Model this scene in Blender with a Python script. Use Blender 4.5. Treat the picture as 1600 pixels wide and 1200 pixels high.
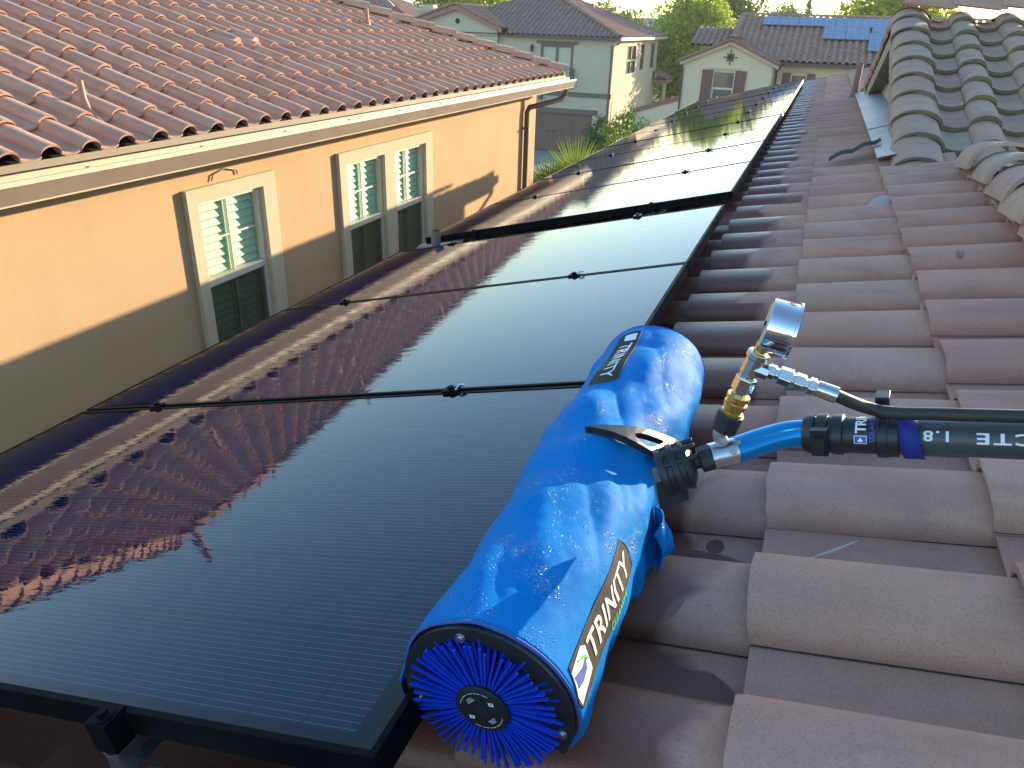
import bpy, bmesh, math, random
import numpy as np
from mathutils import Vector, Matrix, noise

random.seed(7); rng = np.random.RandomState(7)
S = bpy.context.scene
for o in list(bpy.data.objects): bpy.data.objects.remove(o)

# ------------------------------------------------------------------ frames
PT = 0.2556907354            # pitch of the near roof
H = 6.0                      # height of the panel plane at its lower edge
sP, cP = math.sin(PT), math.cos(PT)
PLANE = Matrix(((cP, 0, -sP), (0, 1, 0), (sP, 0, cP)))
O = Vector((0, 0, H)); U = Vector((cP, 0, sP)); NN = Vector((-sP, 0, cP)); VV = Vector((0, 1, 0))
def W3(u, v, n): return O + U * u + VV * v + NN * n       # roof plane coordinates -> world
CAM = Vector((2.04556833, -0.46832412, 7.18081961)); F = 1170.434
RW = Matrix(((0.9316896, 0.3620349, 0.0297518), (0.1828323, -0.3965861, -0.8996065), (-0.3138898, 0.8435936, -0.4356868)))

# ------------------------------------------------------------------ camera
cd = bpy.data.cameras.new('camera'); cam = bpy.data.objects.new('camera', cd); S.collection.objects.link(cam)
cd.sensor_width = 36; cd.lens = F / 1600 * 36; cd.clip_start = 0.02; cd.clip_end = 4000
Rt = RW.transposed()
cam.matrix_world = Matrix.Translation(CAM) @ (Rt @ Matrix(((1, 0, 0), (0, -1, 0), (0, 0, -1)))).to_4x4()
S.camera = cam

# ------------------------------------------------------------------ light
SUN_AZ = math.atan2(1.0, 2.1); SUN_EL = math.radians(8.4)     # azimuth from +Y towards +X
w = bpy.data.worlds.new('World'); S.world = w; w.use_nodes = True
sky = w.node_tree.nodes.new('ShaderNodeTexSky'); sky.sky_type = 'NISHITA'; sky.sun_disc = False
sky.sun_elevation = SUN_EL; sky.sun_rotation = SUN_AZ; sky.dust_density = 0.4; sky.ozone_density = 2.4
w.node_tree.links.new(sky.outputs[0], w.node_tree.nodes['Background'].inputs[0])
w.node_tree.nodes['Background'].inputs[1].default_value = 0.15
sl = bpy.data.lights.new('sun', 'SUN'); sl.energy = 3.4; sl.angle = math.radians(0.5); sl.color = (1.0, 0.80, 0.55)
so = bpy.data.objects.new('sun', sl); S.collection.objects.link(so)
sdir = Vector((math.sin(SUN_AZ) * math.cos(SUN_EL), math.cos(SUN_AZ) * math.cos(SUN_EL), math.sin(SUN_EL)))
so.rotation_euler = sdir.to_track_quat('Z', 'Y').to_euler(); so.location = (20, 40, 30)
S.view_settings.view_transform = 'Standard'; S.view_settings.look = 'None'
S.view_settings.exposure = 1.88; S.view_settings.gamma = 1
S.cycles.max_bounces = 8; S.cycles.transparent_max_bounces = 8

# ------------------------------------------------------------------ object helpers
def sett(o, label=None, cat=None, group=None, kind=None):
    if label: o['label'] = label
    if cat: o['category'] = cat
    if group: o['group'] = group
    if kind: o['kind'] = kind
    return o
def empty(name, loc, label, cat, group=None, rot=None):
    o = bpy.data.objects.new(name, None); S.collection.objects.link(o); o.location = loc
    o.empty_display_size = 0.1
    if rot: o.rotation_euler = rot
    return sett(o, label, cat, group)
def worldoff(p):
    off = Vector((0, 0, 0))
    while p is not None: off = off + p.location; p = p.parent
    return off
class MB:
    def __init__(s): s.v = []; s.f = []; s.m = []; s.r = []
    def add(s, vs, fs, m=0, r=0.5):
        b = len(s.v); s.v.extend([tuple(q) for q in vs])
        for f in fs: s.f.append(tuple(b + i for i in f)); s.m.append(m); s.r.append(r)
        return s
    def quad(s, a, b, c, d, m=0, r=0.5): return s.add([a, b, c, d], [(0, 1, 2, 3)], m, r)
    def box(s, lo, hi, m=0, r=0.5, T=None):
        x0, y0, z0 = lo; x1, y1, z1 = hi
        vs = [(x0,y0,z0),(x1,y0,z0),(x1,y1,z0),(x0,y1,z0),(x0,y0,z1),(x1,y0,z1),(x1,y1,z1),(x0,y1,z1)]
        if T: vs = [T(*q) for q in vs]
        return s.add(vs, [(0,3,2,1),(4,5,6,7),(0,1,5,4),(1,2,6,5),(2,3,7,6),(3,0,4,7)], m, r)
    def prism(s, pts, ext, m=0, r=0.5):      # pts: 3d polygon, ext: vector
        n = len(pts); e = Vector(ext); vs = [Vector(p) for p in pts] + [Vector(p) + e for p in pts]
        return s.add(vs, [tuple(range(n))[::-1], tuple(range(n, 2 * n))] + [(i, (i+1) % n, n + (i+1) % n, n + i) for i in range(n)], m, r)
    def tube(s, path, rad, seg=12, m=0, r=0.5, cap=True, closed_shape=None):
        path = [Vector(p) for p in path]; n = len(path)
        rads = rad if isinstance(rad, (list, tuple)) else [rad] * n
        t0 = (path[1] - path[0]).normalized()
        up = Vector((0, 0, 1)) if abs(t0.z) < 0.9 else Vector((0, 1, 0))
        x = t0.cross(up).normalized(); vs = []
        for i in range(n):
            t = (path[min(i+1, n-1)] - path[max(i-1, 0)])
            if t.length < 1e-9: t = t0
            t.normalize(); x = (x - t * x.dot(t)).normalized(); y = t.cross(x)
            for k in range(seg):
                a = 2 * math.pi * k / seg
                vs.append(path[i] + (x * math.cos(a) + y * math.sin(a)) * rads[i])
        fs = [(i*seg+k, i*seg+(k+1) % seg, (i+1)*seg+(k+1) % seg, (i+1)*seg+k) for i in range(n-1) for k in range(seg)]
        if cap: fs += [tuple(range(seg))[::-1], tuple(range((n-1)*seg, n*seg))]
        return s.add(vs, fs, m, r)
    def lathe(s, a, d, prof, seg=24, m=0, r=0.5):   # prof [(dist along d, radius)]
        a = Vector(a); d = Vector(d).normalized()
        up = Vector((0, 0, 1)) if abs(d.z) < 0.9 else Vector((0, 1, 0))
        x = d.cross(up).normalized(); y = d.cross(x); vs = []
        for q, rr in prof:
            for k in range(seg):
                t = 2 * math.pi * k / seg; vs.append(a + d * q + (x * math.cos(t) + y * math.sin(t)) * rr)
        n = len(prof)
        fs = [(i*seg+k, i*seg+(k+1) % seg, (i+1)*seg+(k+1) % seg, (i+1)*seg+k) for i in range(n-1) for k in range(seg)]
        fs += [tuple(range(seg))[::-1], tuple(range((n-1)*seg, n*seg))]
        return s.add(vs, fs, m, r)
    def build(s, name, mats, parent=None, smooth=False, local=False, bevel=0, label=None, kind=None, seg=2, angle=35):
        off = Vector((0, 0, 0)) if (local or parent is None) else worldoff(parent)
        me = bpy.data.meshes.new(name)
        v = np.array(s.v, dtype=float) - np.array(off)
        me.from_pydata([tuple(q) for q in v], [], s.f)
        if not isinstance(mats, (list, tuple)): mats = [mats]
        for q in mats: me.materials.append(q)
        me.polygons.foreach_set('material_index', s.m)
        at = me.attributes.new('rnd', 'FLOAT', 'FACE'); at.data.foreach_set('value', s.r)
        if smooth:
            me.polygons.foreach_set('use_smooth', [True] * len(s.f))
        me.update()
        if smooth: me.set_sharp_from_angle(angle=math.radians(angle))
        o = bpy.data.objects.new(name, me); S.collection.objects.link(o)
        if parent: o.parent = parent
        if bevel:
            md = o.modifiers.new('b', 'BEVEL'); md.width = bevel; md.segments = seg; md.limit_method = 'ANGLE'; md.angle_limit = math.radians(40)
        if label: o['label'] = label
        if kind: o['kind'] = kind
        return o
def fixn(o):
    bm = bmesh.new(); bm.from_mesh(o.data); bmesh.ops.remove_doubles(bm, verts=bm.verts, dist=1e-6)
    bmesh.ops.recalc_face_normals(bm, faces=bm.faces); bm.to_mesh(o.data); bm.free(); return o
def copy_tree(o, parent=None):
    c = o.copy(); S.collection.objects.link(c)
    if parent: c.parent = parent
    for ch in list(o.children): copy_tree(ch, c)
    return c
def curve_mesh(splines, extrude=0.0, name='glyph'):
    cu = bpy.data.curves.new(name, 'CURVE'); cu.dimensions = '2D'; cu.fill_mode = 'BOTH'; cu.extrude = extrude
    for sp in splines:
        p = cu.splines.new('POLY'); p.points.add(len(sp) - 1)
        for i, (x, y) in enumerate(sp): p.points[i].co = (x, y, 0, 1)
        p.use_cyclic_u = True
    o = bpy.data.objects.new(name, cu); me = bpy.data.meshes.new_from_object(o)
    bpy.data.objects.remove(o); return me
def text_mesh(txt, size, shear=0.0, spacing=1.0, bold=0.0, align='LEFT'):
    cu = bpy.data.curves.new('lettering', 'FONT'); cu.body = txt; cu.size = size; cu.shear = shear
    cu.space_character = spacing; cu.offset = bold; cu.align_x = align; cu.resolution_u = 3
    o = bpy.data.objects.new('lettering', cu); me = bpy.data.meshes.new_from_object(o)
    bpy.data.objects.remove(o); return me
def mapped(me, fn, name, mat, parent, sub=0.0, label=None):
    bm = bmesh.new(); bm.from_mesh(me)
    if sub:
        bmesh.ops.triangulate(bm, faces=bm.faces)
        for _ in range(5):
            e = [x for x in bm.edges if x.calc_length() > sub]
            if not e: break
            bmesh.ops.subdivide_edges(bm, edges=e, cuts=1); bmesh.ops.triangulate(bm, faces=bm.faces)
    off = worldoff(parent)
    for v in bm.verts: v.co = fn(v.co.x, v.co.y, v.co.z) - off
    m2 = bpy.data.meshes.new(name); bm.to_mesh(m2); bm.free(); m2.materials.append(mat)
    o = bpy.data.objects.new(name, m2); S.collection.objects.link(o); o.parent = parent
    if label: o['label'] = label
    return o

# ------------------------------------------------------------------ materials
def newmat(name):
    m = bpy.data.materials.new(name); m.use_nodes = True; nt = m.node_tree
    return m, nt, nt.nodes['Principled BSDF']
class NB:
    def __init__(s, nt): s.nt = nt
    def n(s, t, **k):
        nd = s.nt.nodes.new(t)
        for a, b in k.items():
            if a.startswith('i_'): nd.inputs[a[2:].replace('_', ' ')].default_value = b
            else: setattr(nd, a, b)
        return nd
    def l(s, a, b): s.nt.links.new(a, b)
    def math(s, op, a, b=None, c=None):
        nd = s.nt.nodes.new('ShaderNodeMath'); nd.operation = op
        for i, x in enumerate((a, b, c)):
            if x is None: continue
            if hasattr(x, 'links'): s.l(x, nd.inputs[i])
            else: nd.inputs[i].default_value = x
        return nd.outputs[0]
    def mix(s, fac, a, b, bt='MIX'):
        nd = s.nt.nodes.new('ShaderNodeMix'); nd.data_type = 'RGBA'; nd.blend_type = bt
        for i, x in ((0, fac), (6, a), (7, b)):
            if hasattr(x, 'links'): s.l(x, nd.inputs[i])
            else: nd.inputs[i].default_value = x if i == 0 else (*x, 1)[:4]
        return nd.outputs[2]
    def ramp(s, fac, stops):
        nd = s.nt.nodes.new('ShaderNodeValToRGB'); e = nd.color_ramp.elements
        while len(e) < len(stops): e.new(0.5)
        for i, (p, c) in enumerate(stops): e[i].position = p; e[i].color = (*c, 1) if len(c) == 3 else c
        s.l(fac, nd.inputs[0]); return nd.outputs[0]
    def noise(s, scale, detail=3, rough=0.5, vec=None, dist=0):
        nd = s.n('ShaderNodeTexNoise'); nd.inputs['Scale'].default_value = scale; nd.inputs['Detail'].default_value = detail
        nd.inputs['Roughness'].default_value = rough; nd.inputs['Distortion'].default_value = dist
        if vec is not None: s.l(vec, nd.inputs['Vector'])
        return nd.outputs['Fac']
    def geo(s): return s.n('ShaderNodeNewGeometry').outputs['Position']
    def bump(s, h, strength, dist, p):
        b = s.n('ShaderNodeBump'); b.inputs['Strength'].default_value = strength; b.inputs['Distance'].default_value = dist
        s.l(h, b.inputs['Height']); s.l(b.outputs[0], p.inputs['Normal']); return b
def simple(name, col, rough=0.5, metal=0.0, bump=None, var=0.0, spec=0.5, coat=0):
    m, nt, p = newmat(name); b = NB(nt)
    p.inputs['Roughness'].default_value = rough; p.inputs['Metallic'].default_value = metal
    p.inputs['Base Color'].default_value = (*col, 1); p.inputs['Specular IOR Level'].default_value = spec
    p.inputs['Coat Weight'].default_value = coat
    pos = b.geo()
    if var:
        f = b.noise(6 if var < 1 else 1, 4, 0.6, pos); v = var % 1
        c = b.mix(f, tuple(x * (1 - v) for x in col), tuple(min(1, x * (1 + v)) for x in col)); b.l(c, p.inputs['Base Color'])
        r = b.math('MULTIPLY_ADD', f, 0.3, rough - 0.15); b.l(r, p.inputs['Roughness'])
    if bump:
        b.bump(b.noise(bump[0], 4, 0.6, pos), bump[1], bump[2], p)
    return m
def stucco(name, col, sc=95, blot=0.12, st=0.2):
    m, nt, p = newmat(name); b = NB(nt); pos = b.geo()
    f1 = b.noise(1.3, 5, 0.6, pos); f2 = b.noise(sc, 3, 0.7, pos)
    mp = b.n('ShaderNodeMapping'); mp.inputs['Scale'].default_value = (7, 7, 0.6); b.l(pos, mp.inputs[0]); f3 = b.noise(1, 4, 0.6, mp.outputs[0])
    c = b.mix(f1, tuple(x * (1 - blot) for x in col), tuple(min(1, x * (1 + blot)) for x in col))
    c = b.mix(b.math('MULTIPLY', f3, 0.35), c, tuple(x * 0.72 for x in col))
    c = b.mix(b.math('MULTIPLY', f2, 0.3), c, tuple(x * 0.8 for x in col))
    b.l(c, p.inputs['Base Color']); p.inputs['Roughness'].default_value = 0.92; p.inputs['Specular IOR Level'].default_value = 0.15
    b.bump(f2, st, 0.01, p); return m
def tilemat(name, stops, speck=0.5, wet=False, moss=0.3, rough=0.85, rimcol=None):
    m, nt, p = newmat(name); b = NB(nt); pos = b.geo()
    at = b.n('ShaderNodeAttribute', attribute_name='rnd'); r = at.outputs['Fac']
    c = b.ramp(r, stops)
    f1 = b.noise(5, 5, 0.65, pos); f2 = b.noise(330, 3, 0.75, pos); f3 = b.noise(1.4, 4, 0.6, pos); f4 = b.noise(520, 2, 0.6, pos)
    mpt = b.n('ShaderNodeMapping'); mpt.inputs['Scale'].default_value = (2.2, 13, 13); b.l(pos, mpt.inputs[0]); f5 = b.noise(1.0, 4, 0.6, mpt.outputs[0])
    avg = tuple(sum(s_[1][k] for s_ in stops) / len(stops) for k in range(3))
    c = b.mix(b.ramp(f1, [(0.35, (0,0,0)), (0.75, (1,1,1))]), c, tuple(x * 0.74 for x in avg))
    c = b.mix(b.math('MULTIPLY', b.ramp(f5, [(0.42, (0,0,0)), (0.72, (1,1,1))]), .55), c, (avg[0] * 1.16, avg[1] * 1.10, avg[2] * 1.06))
    c = b.mix(b.math('MULTIPLY', b.ramp(f5, [(0.28, (1,1,1)), (0.48, (0,0,0))]), .7), c, (avg[0] * .80, avg[1] * .68, avg[2] * .64))
    if moss:
        mk = b.math('MULTIPLY', b.ramp(f3, [(0.5, (0,0,0)), (0.72, (1,1,1))]), moss)
        c = b.mix(mk, c, (avg[0] * 1.15, avg[1] * 1.13, avg[2] * 0.8))
    c = b.mix(b.math('MULTIPLY', b.ramp(f2, [(0.50, (0,0,0)), (0.66, (1,1,1))]), speck), c, tuple(x * 0.45 for x in avg))
    c = b.mix(b.math('MULTIPLY', b.ramp(f4, [(0.62, (0,0,0)), (0.72, (1,1,1))]), speck * 0.6), c, tuple(min(1, x * 1.8) for x in avg))
    p.inputs['Roughness'].default_value = rough; p.inputs['Specular IOR Level'].default_value = 0.3
    if wet:
        sp = b.n('ShaderNodeSeparateXYZ'); b.l(pos, sp.inputs[0]); X, Y = sp.outputs[0], sp.outputs[1]
        mp = b.n('ShaderNodeMapping'); mp.inputs['Scale'].default_value = (2.0, 3.4, 0); b.l(pos, mp.inputs[0])
        nz = b.noise(1.0, 3, 0.5, mp.outputs[0], 0.4)
        nz2 = b.noise(14, 3, 0.5, pos)
        # reach of the rinse water up the slope, farther up beside the far panels
        reach = b.math('ADD', b.math('MULTIPLY', nz, 0.42), b.math('MULTIPLY', nz2, 0.07))
        lim = b.math('ADD', reach, b.math('MULTIPLY_ADD', b.math('LESS_THAN', Y, 1.9), 0.09, 1.71))
        wm = b.math('SMOOTH_MIN', 1.0, b.math('MAXIMUM', 0.0, b.math('MULTIPLY', b.math('SUBTRACT', lim, X), 30.0)), 0.1)
        for (u, v, ru, rv, sh) in ((2.064, .658, .016, .02, 1), (2.02, .60, .11, .045, 1), (2.03, .30, .12, .07, 1), (2.271, 1.473, .016, .03, .8), (2.61, 2.197, .014, .024, .7), (2.05, 3.66, .05, .06, .8), (1.99, .44, .05, .05, .7), (2.34, .86, .03, .02, .6)):
            dx = b.math('DIVIDE', b.math('SUBTRACT', X, u * cP + 0.02), ru); dy = b.math('DIVIDE', b.math('SUBTRACT', Y, v), rv)
            d = b.math('ADD', b.math('MULTIPLY', dx, dx), b.math('MULTIPLY', dy, dy))
            d = b.math('ADD', d, b.math('MULTIPLY', nz2, 1.2))
            k = b.math('MULTIPLY', b.math('MAXIMUM', 0.0, b.math('MINIMUM', 1.0, b.math('MULTIPLY', b.math('SUBTRACT', 1.6, d), 8.0))), sh)
            wm = b.math('MAXIMUM', wm, k)
        c = b.mix(wm, c, b.mix(1.0, c, (0.36, 0.24, 0.21), 'MULTIPLY'))
        b.l(b.math('MULTIPLY_ADD', wm, -0.50, rough), p.inputs['Roughness'])
        b.l(b.math('MULTIPLY_ADD', wm, 0.3, 0.3), p.inputs['Specular IOR Level'])
    b.l(c, p.inputs['Base Color'])
    h = b.math('ADD', b.math('MULTIPLY', f2, 0.7), b.math('MULTIPLY', f1, 0.6))
    b.bump(h, 0.35, 0.006, p); return m

M = {}
M['tile_own'] = tilemat('own tile', [(0.0, (.54, .245, .185)), (0.35, (.58, .30, .225)), (0.7, (.62, .345, .25)), (1.0, (.55, .345, .25))], wet=True)
M['tile_gable'] = tilemat('gable tile', [(0.0, (.52, .27, .21)), (0.35, (.54, .38, .26)), (0.65, (.52, .30, .235)), (0.92, (.52, .36, .255)), (1.0, (.42, .38, .28))], moss=0.4)
M['tile_edge'] = tilemat('dark tile edge', [(0.0, (.24, .17, .12)), (1.0, (.20, .18, .11))], moss=.4)  # darker tone for the butt faces of the gable tiles
M['tile_orange'] = tilemat('terracotta tile', [(0.0, (.50, .27, .18)), (0.5, (.60, .36, .25)), (1.0, (.54, .35, .26))], speck=0.3, moss=0.15)
M['tile_grey'] = tilemat('grey tile', [(0.0, (.26, .165, .135)), (0.5, (.35, .23, .18)), (1.0, (.40, .27, .20))], speck=0.3, moss=0)
M['tile_red'] = tilemat('red tile', [(0.0, (.34, .17, .12)), (0.5, (.43, .23, .17)), (1.0, (.38, .24, .18))], speck=0.3, moss=0)
M['tile_mix'] = tilemat('mixed tile', [(0.0, (.33, .19, .135)), (0.5, (.47, .30, .22)), (1.0, (.38, .26, .20))], speck=0.3, moss=0)
M['cap_red'] = tilemat('cap tile', [(0.0, (.30, .13, .10)), (1.0, (.38, .18, .14))], speck=0.2, moss=0)
M['orange_stucco'] = stucco('orange stucco', (.55, .375, .215), blot=.16)
M['cream_stucco'] = stucco('cream stucco', (.62, .54, .40))
M['grey_stucco'] = stucco('pale stucco', (.60, .52, .375))
M['yellow_stucco'] = stucco('pale yellow stucco', (.72, .61, .42))
M['trim'] = stucco('cream trim', (.62, .51, .35), blot=0.05, st=0.15)
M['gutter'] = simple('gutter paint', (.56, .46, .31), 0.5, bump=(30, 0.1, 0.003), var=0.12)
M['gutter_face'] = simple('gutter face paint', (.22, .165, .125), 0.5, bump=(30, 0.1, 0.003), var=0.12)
M['gutter_dark'] = simple('dark gutter paint', (.07, .06, .06), 0.5, var=0.15)
M['brown_paint'] = simple('brown paint', (.15, .09, .06), 0.55, var=0.2)
M['tan_paint'] = simple('tan barge paint', (.30, .215, .13), 0.6, bump=(40, 0.2, 0.004), var=0.12)
M['taupe'] = simple('taupe trim', (.16, .125, .095), 0.7, var=0.15)
M['garage'] = simple('garage door paint', (.19, .105, .075), 0.6, var=0.15)
M['shutter'] = simple('plum shutter paint', (.17, .075, .065), 0.6, var=0.1)
M['vinyl'] = simple('window vinyl', (.66, .60, .48), 0.4)
M['blind'] = simple('blind slats', (.62, .66, .58), 0.5)
M['room'] = simple('room', (.45, .45, .38), 0.8)
M['dark'] = simple('dark void', (.012, .012, .012), 0.9)
M['deck'] = simple('roof underlay', (.03, .027, .025), 0.95)
M['mortar'] = simple('pale mortar', (.42, .36, .35), 0.95, bump=(60, 0.5, 0.01), var=0.15)
M['flash'] = simple('painted flashing', (.27, .27, .235), 0.45, metal=0.0, bump=(9, 0.12, 0.01), var=0.08)
M['lead'] = simple('black flexible flashing', (.03, .038, .042), 0.85, metal=0.0, bump=(60, 0.3, 0.004), spec=.1)
M['pipe'] = simple('pipe paint', (.21, .135, .11), 0.6, bump=(80, 0.2, 0.002), var=0.2)
M['pipe_orange'] = simple('terracotta pipe paint', (.36, .19, .14), 0.6, var=0.15)
M['frame'] = simple('black anodised frame', (.004, .0045, .006), 0.5, metal=0.0, var=0.2, spec=0.06)
M['alu'] = simple('aluminium', (.62, .63, .65), 0.28, metal=1.0, bump=(200, 0.1, 0.0005), var=0.06)
M['alu_dull'] = simple('dull aluminium', (.42, .43, .45), 0.42, metal=0.9, var=0.1)
M['steel'] = simple('steel', (.66, .65, .62), 0.2, metal=1.0, bump=(250, 0.12, 0.0004), var=0.08)
M['chrome'] = simple('polished steel', (.75, .76, .78), 0.09, metal=1.0)
M['brass'] = simple('brass', (.72, .48, .16), 0.24, metal=1.0, bump=(250, 0.1, 0.0004), var=0.1)
M['plastic'] = simple('black plastic', (.016, .017, .019), 0.42, bump=(350, 0.12, 0.0006), var=0.25)
M['rubber'] = simple('hose rubber', (.030, .026, .022), 0.55, bump=(300, 0.15, 0.0006), var=0.2)
M['carbon'] = simple('carbon tube', (.055, .058, .062), 0.36, bump=(220, 0.1, 0.0005), var=0.12)
M['blue_alu'] = simple('blue anodised tube', (.004, .25, .60), 0.24, metal=0.55, var=0.05)
M['strap'] = simple('blue strap', (.006, .02, .20), 0.7, bump=(500, 0.3, 0.001), var=0.2)
M['bristle'] = simple('blue bristle', (.004, .045, .55), 0.38, var=0.15)
M['white_print'] = simple('white print', (.78, .80, .84), 0.5)
M['patch_white'] = simple('white embroidery', (.80, .76, .66), 0.8, bump=(900, 0.3, 0.0006))
M['patch_black'] = simple('black patch cloth', (.035, .026, .020), 0.85, bump=(1500, 0.5, 0.0008), var=0.35)
M['green_print'] = simple('green print', (.10, .52, .06), 0.7)
M['blue_print'] = simple('blue print', (.06, .10, .42), 0.6)
M['concrete'] = simple('concrete', (.30, .30, .31), 0.9, bump=(20, 0.2, 0.01), var=0.12)
M['ground'] = simple('ground', (.13, .12, .085), 0.95, bump=(3, 0.3, 0.05), var=0.25)
M['asphalt'] = simple('asphalt', (.05, .05, .052), 0.9, bump=(30, 0.3, 0.01), var=0.2)
M['bark'] = simple('bark', (.10, .07, .045), 0.9, bump=(12, 0.6, 0.03), var=0.3)
M['lamp'] = simple('lantern metal', (.03, .035, .045), 0.4, var=0.1)
M['dry'] = simple('dry leaf', (.50, .46, .42), 0.8, spec=.1)

def leafmat(name, a, bcol, trans=0.35):
    m, nt, p = newmat(name); b = NB(nt)
    at = b.n('ShaderNodeAttribute', attribute_name='rnd'); c = b.mix(at.outputs['Fac'], a, bcol)
    b.l(c, p.inputs['Base Color']); p.inputs['Roughness'].default_value = 0.55; p.inputs['Specular IOR Level'].default_value = 0.25
    tr = b.n('ShaderNodeBsdfTranslucent'); b.l(c, tr.inputs[0]); mx = b.n('ShaderNodeMixShader'); mx.inputs[0].default_value = trans
    b.l(p.outputs[0], mx.inputs[1]); b.l(tr.outputs[0], mx.inputs[2]); b.l(mx.outputs[0], nt.nodes['Material Output'].inputs[0]); return m
M['leaf'] = leafmat('tree leaves', (.15, .26, .02), (.52, .60, .05), 0.55)
M['leaf_dark'] = leafmat('dark leaves', (.05, .10, .02), (.17, .27, .04), 0.45)
M['leaf_far'] = leafmat('far leaves', (.08, .15, .03), (.28, .36, .07), 0.5)
M['palm'] = leafmat('palm leaf', (.045, .12, .03), (.20, .26, .045), 0.45)

def glassmat(name, tint):
    m, nt, p = newmat(name); b = NB(nt)
    tr = b.n('ShaderNodeBsdfTransparent'); tr.inputs[0].default_value = (*tint, 1)
    gl = b.n('ShaderNodeBsdfGlossy'); gl.inputs['Roughness'].default_value = 0.01
    lw = b.n('ShaderNodeLayerWeight'); lw.inputs[0].default_value = .5
    mx = b.n('ShaderNodeMixShader'); b.l(b.math('MULTIPLY_ADD', b.math('POWER', lw.outputs['Facing'], 4.0), .55, 0.05), mx.inputs[0])
    b.l(tr.outputs[0], mx.inputs[1]); b.l(gl.outputs[0], mx.inputs[2]); b.l(mx.outputs[0], nt.nodes['Material Output'].inputs[0]); return m
M['shade_pane'] = glassmat('added sash shade', (.42, .44, .42))  # dark tint for the added pane that shades the lower sash
M['glass'] = glassmat('window glass', (.80, .97, .84))
m, nt, p = newmat('dark glass'); p.inputs['Base Color'].default_value = (.10, .13, .12, 1); p.inputs['Roughness'].default_value = 0.03; M['dark_glass'] = m
m, nt, p = newmat('curtained glass'); p.inputs['Base Color'].default_value = (.55, .56, .42, 1); p.inputs['Roughness'].default_value = 0.06; M['pale_glass'] = m

def panelmat():       # coordinates: object space, x up the slope, y along the row
    m, nt, p = newmat('panel glass over cells'); b = NB(nt)
    tc = b.n('ShaderNodeTexCoord').outputs['Object']; sp = b.n('ShaderNodeSeparateXYZ'); b.l(tc, sp.inputs[0]); X, Y = sp.outputs[0], sp.outputs[1]
    cy = (1.038 - 0.05) / 6; cx = (1.78 - 0.075) / 20
    fy = b.math('FRACT', b.math('DIVIDE', b.math('SUBTRACT', Y, 0.025), cy))
    sy = b.math('MULTIPLY_ADD', fy, 15.4, -0.2); line = b.math('MULTIPLY', b.math('LESS_THAN', b.math('ABSOLUTE', b.math('SUBTRACT', b.math('FRACT', sy), 0.5)), 0.030), b.math('LESS_THAN', b.math('ABSOLUTE', b.math('SUBTRACT', fy, .5)), .47))
    # half-cut cells along the slope with a wider gap in the middle of the panel
    fx = b.math('FRACT', b.math('DIVIDE', b.math('SUBTRACT', X, 0.0375), cx))
    gapx = b.math('LESS_THAN', b.math('ABSOLUTE', b.math('SUBTRACT', fx, 0.5)), 0.486)
    mid = b.math('GREATER_THAN', b.math('ABSOLUTE', b.math('SUBTRACT', X, 0.89)), 0.012)
    ins = b.math('MULTIPLY', b.math('MULTIPLY', b.math('GREATER_THAN', X, 0.04), b.math('LESS_THAN', X, 1.735)), b.math('MULTIPLY', b.math('GREATER_THAN', Y, 0.028), b.math('LESS_THAN', Y, 1.012)))
    cellg = b.math('MAXIMUM', b.math('LESS_THAN', b.math('ABSOLUTE', b.math('SUBTRACT', fy, 0.5)), 0.488), 0.0)
    lm = b.math('MULTIPLY', b.math('MULTIPLY', line, gapx), b.math('MULTIPLY', mid, ins))
    cell = b.math('MULTIPLY', b.math('MULTIPLY', cellg, gapx), ins)
    nz = b.noise(2.2, 3, 0.5, tc)
    base = b.mix(cell, (.0015, .002, .004), b.mix(nz, (.003, .009, .030), (.004, .014, .045)))
    c = b.mix(b.math('MULTIPLY', lm, 0.55), base, (.20, .25, .33))
    b.l(c, p.inputs['Base Color']); p.inputs['Roughness'].default_value = 0.5; p.inputs['Specular IOR Level'].default_value = 0.0
    p.inputs['Coat Weight'].default_value = 1.0; p.inputs['Coat Roughness'].default_value = 0.0; p.inputs['Coat IOR'].default_value = 1.46
    pos = b.geo()
    mp = b.n('ShaderNodeMapping'); mp.inputs['Scale'].default_value = (7, 22, 7); b.l(pos, mp.inputs[0])
    n1 = b.noise(1.0, 4, 0.55, mp.outputs[0], 0.5)
    mp2 = b.n('ShaderNodeMapping'); mp2.inputs['Scale'].default_value = (16, 60, 16); b.l(pos, mp2.inputs[0])
    n2 = b.noise(1.0, 3, 0.5, mp2.outputs[0], 0.8)
    h = b.math('ADD', n1, b.math('MULTIPLY', n2, 0.22))
    bp = b.n('ShaderNodeBump'); bp.inputs['Strength'].default_value = 0.10; bp.inputs['Distance'].default_value = 0.0022
    b.l(h, bp.inputs['Height']); b.l(bp.outputs[0], p.inputs['Coat Normal']); return m
M['panel'] = panelmat()

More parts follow.
